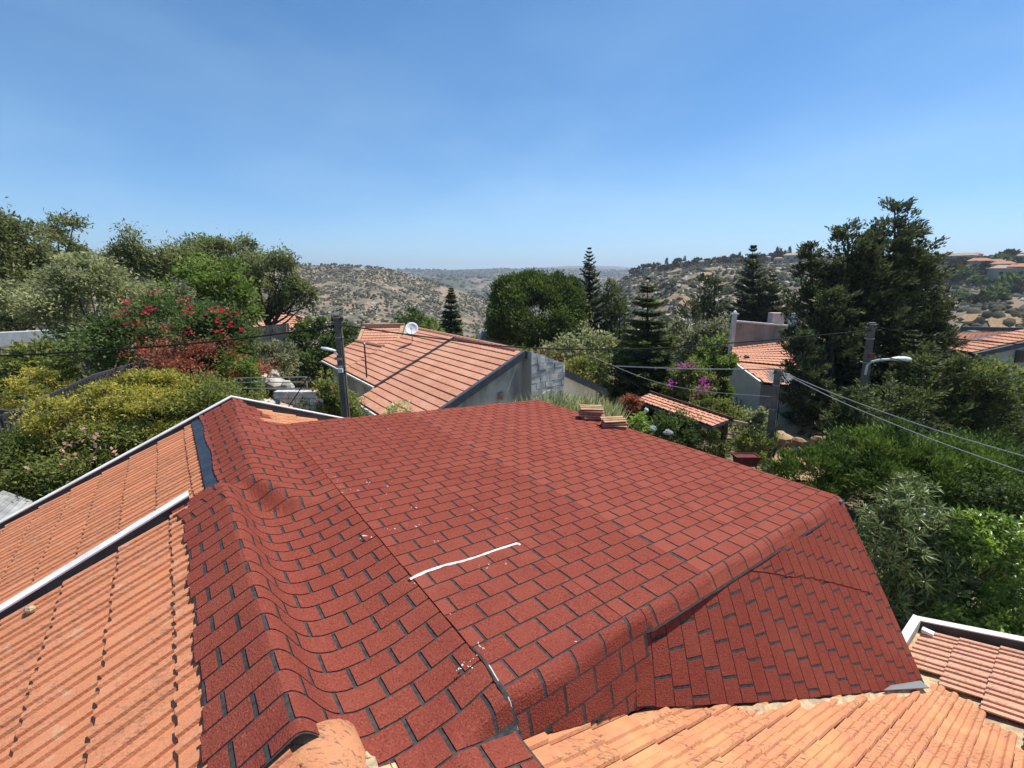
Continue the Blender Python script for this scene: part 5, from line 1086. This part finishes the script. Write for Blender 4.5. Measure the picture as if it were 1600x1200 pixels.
broad('dry_bush', 'bush', 'dull sparse bush beside the foot of the bare pole', [(1150, 1200, 672, 735)], 14.6, LM['shrubg'], (6, 1.8), 3.4, 30, .18)
broad('leafy_plant', 'plant', 'light yellow green plant beside the pale plastic sack', [(985, 1012, 650, 680)], 12.0, LM['citrus'], (6, 2.6), 3.6, 12, .25, r0=.02)
broad('brown_shrub', 'shrub', 'brown dark shrub left of the tiled pergola', [(965, 1000, 620, 660)], 14.6, LM['rust'], (6, 2), 3.6, 16, .2, r0=.03)
# right
bough_tree('great_cypress', 'huge dark many-topped cypress dominating the right side', [(1398, 322, 640, 66, 21.5), (1325, 352, 640, 62, 21), (1268, 385, 620, 42, 21), (1440, 400, 620, 46, 22), (1360, 370, 640, 60, 20.5), (1300, 460, 690, 70, 19.5), (1255, 520, 690, 40, 18.5), (1385, 470, 690, 74, 20.5), (1450, 470, 640, 40, 21), (1345, 400, 640, 50, 20.5), (1420, 345, 560, 44, 21.5), (1300, 420, 600, 50, 20.5), (1380, 350, 520, 40, 21)], 21, LM['cyp'], (6, 2.5), 2.1)
bough_tree('cedar_tree', 'wide dark cedar spreading right from below the lamp', [(1440, 560, 700, 62, 17.5), (1500, 565, 700, 56, 17), (1390, 600, 700, 60, 16.5), (1340, 612, 705, 46, 14.8), (1312, 640, 710, 34, 14.8), (1545, 590, 710, 48, 16.5)], 17, LM['cedar'], (7, 2.3), 1.9, 'cedar tree', out=.3)
broad('leafy_tree', 'tree', 'dull leafy tree below the gable at the right edge', [(1500, 1640, 570, 720), (1470, 1560, 560, 650)], 17.8, LM['shrubg'], (6.5, 2.8), 4.4, 50, .16)
conifer('young_conifer', 'young pointed conifer in front of the great cypress on its right', 1428, 515, 600, 26, 18.5, LM['cedar'], 12, 8, (7, 2.2), .8, .05, .4, 1, .3)
broad('juniper_hedge', 'hedge', 'bright green juniper hedge spreading along the garden behind our roof', [(1285, 1480, 672, 800), (1400, 1640, 668, 830), (1215, 1330, 700, 790), (1360, 1560, 690, 810)], 12.2, LM['juni'], (8, 2.0), 4.6, 90, .12, up=.8, flat=.9, bumps=.25, nl=5)
broad('dark_hedge', 'hedge', 'shaded green hedge at the right edge under the pale wires', [(1500, 1700, 740, 880)], 10.6, LM['deep'], (7, 2.6), 4.2, 50, .15)
# rosettes of long leaves close behind the steep felt face
def rosettes(name, cat, label, boxes, Y, lm, nros, nleaf, Lf, Wf, single=280):
    gp = at((boxes[0][0] + boxes[0][1]) / 2, 800, Y); g0 = 0; e = empty(name, (gp[0], gp[1], 0), label, cat); C, D, T = [], [], []; b = MB(); cs = []
    for bx in boxes:
        c, rad = box_crown(*bx[:4], bx[4]); cs.append(c); n = int(nros * rad[0] * rad[2]); d = rdir(n * 3); d = d[(d[:, 2] > -.5)][:n]; P = c + d * rad * RNG.uniform(.5, 1.02, len(d))[:, None] ** .7
        for p, o in zip(P, d):
            ax = unit(o * .7 + UP * .7 + RNG.normal(size=3) * .25); a = unit(np.cross(ax, rdir(1)[0])); bb = np.cross(ax, a); k = nleaf; q = RNG.uniform(0, 6.28) + np.arange(k) * 2.4; el = RNG.uniform(.0, 1.0, k)
            dd = (a * np.cos(q)[:, None] + bb * np.sin(q)[:, None]) * np.cos(el)[:, None] + ax * np.sin(el)[:, None]; C.append(np.repeat(p[None], k, 0) + dd * .01); D.append(dd); T.append(np.clip(RNG.uniform(.2, .8) + RNG.normal(size=k) * .2, 0, 1))
            if RNG.random() < .5: b.tube([p, p - ax * .25, c + (p - c) * .45], [.006, .009, .014], 4, False)
        b.tube([[c[0], c[1], -.2], c - UP * rad[2] * .5, c], [.08, .06, .03], 7)
    C, D, T = map(np.concatenate, (C, D, T)); n = len(C); Ln = Lf * RNG.uniform(.65, 1.25, n); c_ = C - CAMP; cm = np.mean(cs, 0)
    score = -np.linalg.norm(c_, axis=1) + np.einsum('ij,ij->i', unit(C - cm), -unit(c_)) * 1.2; o_ = np.argsort(-score); keep = np.ones(n, bool); keep[o_[:single]] = False
    me = mesh_np('leaf', *leaf_geo(np.zeros((1, 3)), np.array([[1., 0, 0]]), 1.0, Wf / Lf, np.array([.6]), True)[:2], lm, np.array([.6, .6]))
    for i in o_[:single]:
        ax = unit(D[i]); ay = unit(np.cross(UP + RNG.normal(size=3) * .1, ax)); az_ = np.cross(ax, ay); o = link('leaf', me); o.parent = e; o.matrix_parent_inverse = parent_inv(e); s = Ln[i]
        o.matrix_basis = Matrix([[ax[r] * s, ay[r] * s, az_[r] * s, C[i][r]] for r in range(3)] + [[0, 0, 0, 1]])
    V, F, tt = leaf_geo(C[keep], D[keep], Ln[keep], Wf, T[keep], True); meta(obj('crown', V, F, lm, e, tt), kind='stuff'); b.build('trunk', M_BARK, e, True); LEAFCOUNT[0] += n
rosettes('oleander', 'bush', 'grey green bush of long leathery leaves beside the steep shingle face', [(1335, 1480, 765, 960, 8.8), (1385, 1500, 800, 1000, 8.6), (1400, 1455, 742, 800, 9.4), (1350, 1440, 900, 1040, 8.4)], 8.7, LM['olean'], 125, 11, .235, .044)
broad('citrus_bush', 'bush', 'glossy bright green bush behind the white edged wing at the right', [(1450, 1640, 812, 1000), (1430, 1580, 900, 1040), (1480, 1590, 800, 880)], 8.2, LM['citrus'], (10.5, 4.6), 4.2, 110, .11, single=280, fold=True, bumps=.25)
# weeds behind the far edge of the felt, and undergrowth between the things
def blades(name, label, n, fx, fy, foot, h, wd, lm, kind='stuff'):
    C = np.stack([fx, fy, foot], -1); n = len(C); D = UP + rdir(n) * .55; t = RNG.random(n); V, F, tt = leaf_geo(C, D, h, wd, t); return meta(obj(name, V, F, lm, None, tt), label, kind=kind)
n = 3400; q = RNG.uniform(0, 1, n); a, c = at(735, 640, 11.0), at(960, 640, 12.4); f = RNG.uniform(0, 2.4, n); X = a[0] + (c[0] - a[0]) * q + .1 * f; Yw = 10.6 + 1.3 * q + f
hb = 3.25 + .8 * fbm(q * 5, f * .8) - .55 * np.abs(q - .45) 
blades('weeds', 'tall half dry weeds standing behind the far edge of the red felt', n, X, Yw, hb - RNG.uniform(.4, 1.8, n), RNG.uniform(.5, 1.0, n), .018, LM['dry'])
n = 9000; q = RNG.uniform(0, 1, n); f = RNG.uniform(0, 2.2, n); hb = 3.45 + .7 * fbm(q * 7 + 3, f) - .5 * np.abs(q - .5)
blades('weeds', 'green weeds among the dry stalks behind the far edge of the red felt', n, a[0] + (c[0] - a[0]) * q + .1 * f, 10.7 + 1.3 * q + f, hb - RNG.uniform(.3, 2.2, n), RNG.uniform(.2, .5, n), .045, LM['grey'])
n = 900; q = RNG.uniform(0, 1, n); p_ = np.array([at(x, 640, 13.2) for x in np.linspace(925, 978, 20)]); X = np.interp(q, np.linspace(0, 1, 20), p_[:, 0]); blades('dry_grass', 'patch of pale dry grass left of the tiled pergola', n, X, 13.2 + RNG.uniform(0, 1.5, n), RNG.uniform(2.1, 2.9, n), RNG.uniform(.4, .8, n), .03, LM['dry'])
# undergrowth
n = 1500; rr_ = np.sqrt(RNG.uniform(9.5 ** 2, 60 ** 2, n)); aa = RNG.uniform(R(-62), R(62), n); cx, cy = rr_ * np.sin(aa), rr_ * np.cos(aa); U0 = (cx - ORG[0]) * UH[0] + (cy - ORG[1]) * UH[1]; V0_ = (cx - ORG[0]) * VH[0] + (cy - ORG[1]) * VH[1]
ok = ~((U0 > -4.8) & (U0 < 6.9) & (V0_ < 6.6)); UA = (cx - A[0]) * UH[0] + (cy - A[1]) * UH[1]; VA = (cx - A[0]) * VH[0] + (cy - A[1]) * VH[1]; ok &= ~((UA > uE - .6) & (UA < 5.6) & (VA > -1.0) & (VA < 10)); ok &= ~((cx > -9.5) & (cx < -5) & (cy > 11) & (cy < 18.5)); ok &= ~((cx > 8) & (cx < 14) & (cy > 14) & (cy < 22)); cx, cy = cx[ok], cy[ok]; n = len(cx); per = 90
S = RNG.uniform(.35, 1.0, n); ix = np.repeat(np.arange(n), per); d = rdir(n * per); d[:, 2] = np.abs(d[:, 2]); P = np.stack([cx, cy, gz(cx, cy)], -1)[ix] + d * S[ix][:, None] * np.array([1, 1, .8]) * RNG.uniform(.5, 1, n * per)[:, None]
t = np.clip(RNG.uniform(.1, .9, n)[ix] + RNG.normal(size=n * per) * .2, 0, 1); sz = .06 + .008 * np.hypot(P[:, 0], P[:, 1]); V, F, tt = leaf_geo(P, d + rdir(n * per) * .8, sz, sz * .45, t); meta(obj('undergrowth', V, F, LM['shrubg'], None, tt), 'low green undergrowth covering the ground between the houses', kind='stuff')

# ------------------------------------------------------------ the far hills: scrub, rocks, trees, houses, tracks
def hit(px, py, r0=70, r1=2500):
    d = ray(px, py); hd = math.hypot(d[0], d[1]); r = np.geomspace(r0, r1, 900); X, Y_, Z = d[0] / hd * r, d[1] / hd * r, CAM_H + d[2] / hd * r; g_ = gz(X, Y_); i = np.argmax(g_ > Z)
    if not (g_ > Z).any(): i = np.argmin(np.abs(np.where(r > 150, Z - g_, 1e9)))
    return np.array([X[i], Y_[i], g_[i]])
ico = None
def blob_field(name, label, X, Y_, S, zs, m, tint):
    """many small lumpy mounds in one mesh, far too many to count"""
    n = len(X); k = 5; q = np.arange(k) * 2 * math.pi / k; ring0 = np.stack([np.cos(q), np.sin(q), np.full(k, -.25)], -1); ring1 = np.stack([np.cos(q + .5) * .72, np.sin(q + .5) * .72, np.full(k, .62)], -1); B = np.concatenate([ring0, ring1, [[0, 0, 1.0]]])
    V = B[None] * (S[:, None, None] * np.array([1, 1, 1]) * RNG.uniform(.68, 1.25, (n, 11, 1))) * np.stack([np.ones(n), np.ones(n), zs], -1)[:, None]; V = V + np.stack([X, Y_, gz(X, Y_)], -1)[:, None]
    F = [(i, (i + 1) % k, k + i) for i in range(k)] + [((i + 1) % k, k + (i + 1) % k, k + i) for i in range(k)] + [(k + i, k + (i + 1) % k, 10) for i in range(k)]; F = np.array(F)
    FF = (F[None] + (np.arange(n) * 11)[:, None, None]).reshape(-1, 3); return meta(obj(name, V.reshape(-1, 3), FF, m, None, np.repeat(tint, len(F)), True), label, kind='stuff')
def field(n, a0, a1, r0, r1, thr, sc):
    aa = RNG.uniform(R(a0), R(a1), n); rr = np.sqrt(RNG.uniform(r0 ** 2, r1 ** 2, n)); X, Y_ = rr * np.sin(aa), rr * np.cos(aa); ok = fbm(X / sc + 31, Y_ / sc) > thr; return X[ok], Y_[ok]
X, Y_ = field(22000, -46, 14, 190, 560, .36, 22); S = RNG.uniform(.5, 1.7, len(X)); blob_field('hillside_scrub', 'dark scrub bushes dotted over the dry hill on the left', X, Y_, S, RNG.uniform(.6, 1.1, len(X)), LM['scrub'], RNG.random(len(X)))
X, Y_ = field(15000, 8, 58, 150, 470, .38, 18); S = RNG.uniform(.5, 1.8, len(X)); blob_field('hillside_scrub', 'dark scrub bushes dotted over the rocky hill on the right', X, Y_, S, RNG.uniform(.6, 1.1, len(X)), LM['scrub'], RNG.random(len(X)))
X, Y_ = field(3600, 8, 62, 120, 460, .5, 40); S = RNG.uniform(.4, 1.7, len(X)); blob_field('rocks', 'pale bare rocks scattered over the right hillside', X, Y_, S, RNG.uniform(.3, .6, len(X)), M_ROCK, RNG.random(len(X)))
X, Y_ = field(2500, -60, 12, 200, 540, .5, 40); S = RNG.uniform(.4, 1.5, len(X)); blob_field('rocks', 'pale bare rocks scattered over the left hillside', X, Y_, S, RNG.uniform(.3, .6, len(X)), M_ROCK, RNG.random(len(X)))
X, Y_ = field(9000, -38, 34, 900, 2600, .36, 160); S = RNG.uniform(3, 9, len(X)); blob_field('distant_woods', 'dark woods on the distant ridge across the valley', X, Y_, S, RNG.uniform(.5, 1.0, len(X)), LM['scrub'], RNG.random(len(X)) * .6)
def track(pts, wd, label):
    P = np.array([hit(*p) for p in pts]); t = np.linspace(0, len(P) - 1, 8 * len(P)); Q = np.stack([np.interp(t, range(len(P)), P[:, k]) for k in (0, 1)], 1); tg = unit(np.gradient(Q, axis=0)); nn = np.stack([-tg[:, 1], tg[:, 0]], 1)
    a_, b_ = Q + nn * wd / 2, Q - nn * wd / 2; V = np.concatenate([np.column_stack([s, gz(s[:, 0], s[:, 1]) + .35]) for s in (a_, b_)]); m_ = len(Q); meta(obj('dirt_track', V, np.array([(i, i + 1, m_ + i + 1, m_ + i) for i in range(m_ - 1)]), M_OCHRE), label, kind='structure')
track([(1036, 468), (1052, 468), (1068, 471), (1082, 476), (1094, 484)], 6, 'pale dirt track curving on the hill between the conifers')
track([(1500, 499), (1540, 498), (1575, 500), (1588, 504), (1570, 510), (1545, 512)], 4, 'ochre dirt track looping on the slope behind the right edge house')
def terrace(pts, label):
    P = np.array([hit(*p) for p in pts]); t = np.linspace(0, len(P) - 1, 7 * len(P)); Q = np.stack([np.interp(t, range(len(P)), P[:, k]) for k in (0, 1)], 1); b = MB()
    for q0_, q1_ in zip(Q[:-1], Q[1:]):
        z0_, z1_ = float(gz(*q0_)), float(gz(*q1_)); n2 = -unit(np.array([*(q0_ + q1_), 0])) * 1.0; h0, h1_ = RNG.uniform(.3, .9, 2); c0_, c1_ = np.array([*q0_, z0_]), np.array([*q1_, z1_]); b.hexa([c0_ + n2 - UP, c1_ + n2 - UP, c1_ - n2 - UP, c0_ - n2 - UP, c0_ + n2 + UP * h0, c1_ + n2 + UP * h1_, c1_ - n2 + UP * h1_, c0_ - n2 + UP * h0])
    meta(b.build('terrace_wall', M_ROCK), label, 'terrace wall')
terrace([(1020, 430), (1055, 427), (1090, 425)], 'pale stone terrace line highest on the hill left of the spiky cypress')
terrace([(1000, 441), (1040, 440), (1085, 438)], 'pale stone terrace line halfway down the hill left of the spiky cypress')
terrace([(1118, 430), (1160, 431), (1205, 428)], 'pale stone terrace line on the hill behind the spiky cypress')
terrace([(1190, 440), (1225, 437), (1260, 436)], 'pale stone terrace line just left of the great cypress')
terrace([(1480, 455), (1520, 458), (1570, 456)], 'pale stone terrace line below the hill houses')
terrace([(1475, 482), (1530, 484), (1600, 478)], 'lowest pale stone terrace line on the slope at the right edge')
track([(1096, 428), (1108, 432), (1120, 441), (1135, 446)], 5, 'pale dirt cut high on the right hill')
HT = {k: mat('hill_roof_%s' % k, c, .9, .1) for k, c in (('orange', (.42, .21, .13)), ('tan', (.38, .29, .22)))}
M_HILLW = mat('hill_house_wall', (.40, .36, .31), .9, .1)
hill_house_px = [(1478, 403, 12, 'orange', 'orange roofed house on the hilltop just right of the great cypress'), (1503, 404, 15, 'tan', 'tan roofed house on the hilltop, second right of the great cypress'), (1462, 408, 8, 'tan', 'small pale house touching the great cypress on the hilltop'), (1522, 402, 9, 'orange', 'small orange roof peeping over hilltop trees above the other houses'), (1528, 415, 15, 'orange', 'orange roofed house below the tan house on the hill'), (1553, 416, 11, 'orange', 'small orange house between two larger orange houses on the hill'), (1564, 420, 14, 'orange', 'wide orange roofed house on the hill right of the small orange one'), (1566, 427, 16, 'tan', 'tan roofed house lower on the hill near the right edge'), (1590, 425, 16, 'orange', 'orange roofed house lower on the hill at the right edge'), (1596, 405, 9, 'tan', 'pale house high on the hill at the right edge'), (1236, 402, 14, 'tan', 'tan roofed house on the crest left of the great cypress'), (1128, 404, 9, 'tan', 'small pale house on the crest behind the spiky cypress'), (1070, 412, 8, 'tan', 'small tan house on the crest above the layered conifer'), (1012, 421, 7, 'tan', 'first small pale house from the left on the right hill crest'), (1036, 417, 8, 'tan', 'pale house on the crest between the first slim cypresses'), (1098, 411, 9, 'tan', 'pale house on the crest just left of the spiky cypress'), (1150, 407, 8, 'orange', 'small orange roof on the crest behind the top of the spiky cypress'), (1196, 405, 9, 'tan', 'pale house on the crest right of the spiky cypress top'), (1216, 407, 8, 'orange', 'small orange roof on the crest left of the great cypress')]
for (x, y, wpx, cl_, lab) in hill_house_px:
    p = hit(x, y + 5, 200, 470); r_ = math.hypot(p[0], p[1]); k = r_ / F_PX * 1.02; w_, hgt, dp = wpx * k * .72, 3.6, wpx * k * .55; az_ = math.atan2(p[0], p[1]) + random.uniform(-.4, .4)
    ex = np.array([math.cos(az_), -math.sin(az_), 0]); ey = np.array([math.sin(az_), math.cos(az_), 0]); e = empty('hill_house', p - UP * .5, lab, 'house', 'houses on the hill')
    MB().box(p + UP * (hgt / 2 - 1.0), (w_ * 1.7, dp * 1.7, hgt + 2), ex, ey).build('wall', M_HILLW, e)
    lo = [p + ex * a_ * w_ + ey * b_ * dp + UP * hgt for a_, b_ in ((-1, -1), (1, -1), (1, 1), (-1, 1))]; hi = [p + ex * a_ * w_ * .45 + UP * (hgt + .38 * dp) for a_ in (-1, 1)]
    obj('roof', lo + hi, [(0, 1, 5, 4), (1, 2, 5), (2, 3, 4, 5), (3, 0, 4), (3, 2, 1, 0)], HT[cl_], e)
    for s in (-.4, .35): MB().box(p + ex * s * w_ - ey * dp * .86 + UP * 1.5, (1.3, .1, 1.2), ex, ey).build('window', M_GLASS, e)
ORD = 'first second third fourth fifth sixth seventh eighth ninth tenth eleventh twelfth thirteenth fourteenth fifteenth sixteenth seventeenth eighteenth nineteenth twentieth twenty-first twenty-second'.split()
def hill_tree(px, py, hpx, wpx, lm, kind, group, label):
    p = hit(px, py, 200, 470); k = math.hypot(p[0], p[1]) / F_PX * 1.02; h, w_ = hpx * k, wpx * k; n = 170; e = empty(kind, p, label, 'tree', group)
    if kind == 'hill_cypress': t = RNG.uniform(0, 1, n); d = rdir(n); P = p + np.stack([d[:, 0] * w_ * (1 - t) ** .6, d[:, 1] * w_ * (1 - t) ** .6, t * h], -1); D = d * .4 + UP
    else: d = rdir(n); d[:, 2] = np.abs(d[:, 2]) * 1.2 - .25; P = p + UP * h * .45 + d * np.array([w_, w_, h * .5]) * RNG.uniform(.6, 1, n)[:, None]; D = d + rdir(n) * .6
    tt = np.clip(.4 + RNG.normal(size=n) * .3, 0, 1); obj('crown', *leaf_geo(P, D, h * .22 + w_ * .2, w_ * .35, tt)[:2], lm, e, tt); MB().tube([p - UP * .5, p + UP * h * .6], [w_ * .09, w_ * .04], 5).build('trunk', M_BARK, e)
cx_ = [990, 1003, 1013, 1024, 1036, 1047, 1060, 1076, 1090, 1103, 1118, 1130, 1143, 1155, 1166, 1190, 1203, 1214, 1226, 1248, 1256]
for i, x in enumerate(cx_):
    y = float(np.interp(x, [985, 1020, 1070, 1130, 1190, 1250], [428, 417, 411, 407, 403, 401])) + random.uniform(4, 9); hill_tree(x + random.uniform(-3, 3), y, random.uniform(7, 12), random.uniform(5, 8), LM['scrub'], 'hill_tree', 'bushy trees along the right hill crest', 'dark bushy tree on the right hill crest, %s from the left among them' % ORD[i])
for i, (x, y, h) in enumerate(sorted(((1041, 414, 12), (1054, 413, 10), (1057, 413, 11), (1069, 411, 12), (1021, 417, 9), (1154, 407, 13), (1213, 402, 15), (1218, 402, 13), (1225, 402, 11), (1232, 401, 14), (1247, 400, 10)))): hill_tree(x, y + 5, h, 2.4, LM['cyp'], 'hill_cypress', 'slim cypresses on the right hill crest', 'slim dark cypress on the right hill crest, %s from the left of its kind' % ORD[i])
for i, (x, y, h, w_) in enumerate(sorted(((1466, 409, 12, 8), (1482, 412, 10, 9), (1497, 416, 14, 12), (1512, 420, 16, 13), (1490, 428, 16, 12), (1508, 440, 22, 14), (1525, 446, 16, 12), (1543, 424, 14, 14), (1560, 412, 14, 12), (1575, 408, 16, 14), (1585, 415, 12, 9), (1598, 414, 12, 10), (1540, 408, 8, 8), (1550, 470, 22, 16), (1580, 450, 22, 18), (1565, 458, 18, 14), (1595, 460, 18, 14), (1478, 440, 14, 12), (1500, 466, 12, 10), (1525, 474, 12, 12)))): hill_tree(x, y + 2, h * .72, w_ * .62, LM['deep'] if random.random() < .6 else LM['scrub'], 'hill_tree', 'trees among the hill houses', 'dark round tree among the hill houses, %s from the left of them' % ORD[i])
print('LEAVES', LEAFCOUNT[0])

# ------------------------------------------------------------ air over the valley
HZ = bpy.data.materials.new('valley_haze'); HZ.use_nodes = True; N = HZ.node_tree.nodes; N.remove(N['Principled BSDF']); pv = N.new('ShaderNodeVolumePrincipled')
pv.inputs['Color'].default_value = (.78, .88, 1, 1); pv.inputs['Density'].default_value = .00022; pv.inputs['Anisotropy'].default_value = .2; HZ.node_tree.links.new(pv.outputs[0], N['Material Output'].inputs['Volume'])
hz = MB().box((0, 0, 10), (18500, 18500, 640)).build('haze', HZ); meta(hz, 'thin bluish haze lying over the valley and the far hills', kind='stuff')
#@@PART4
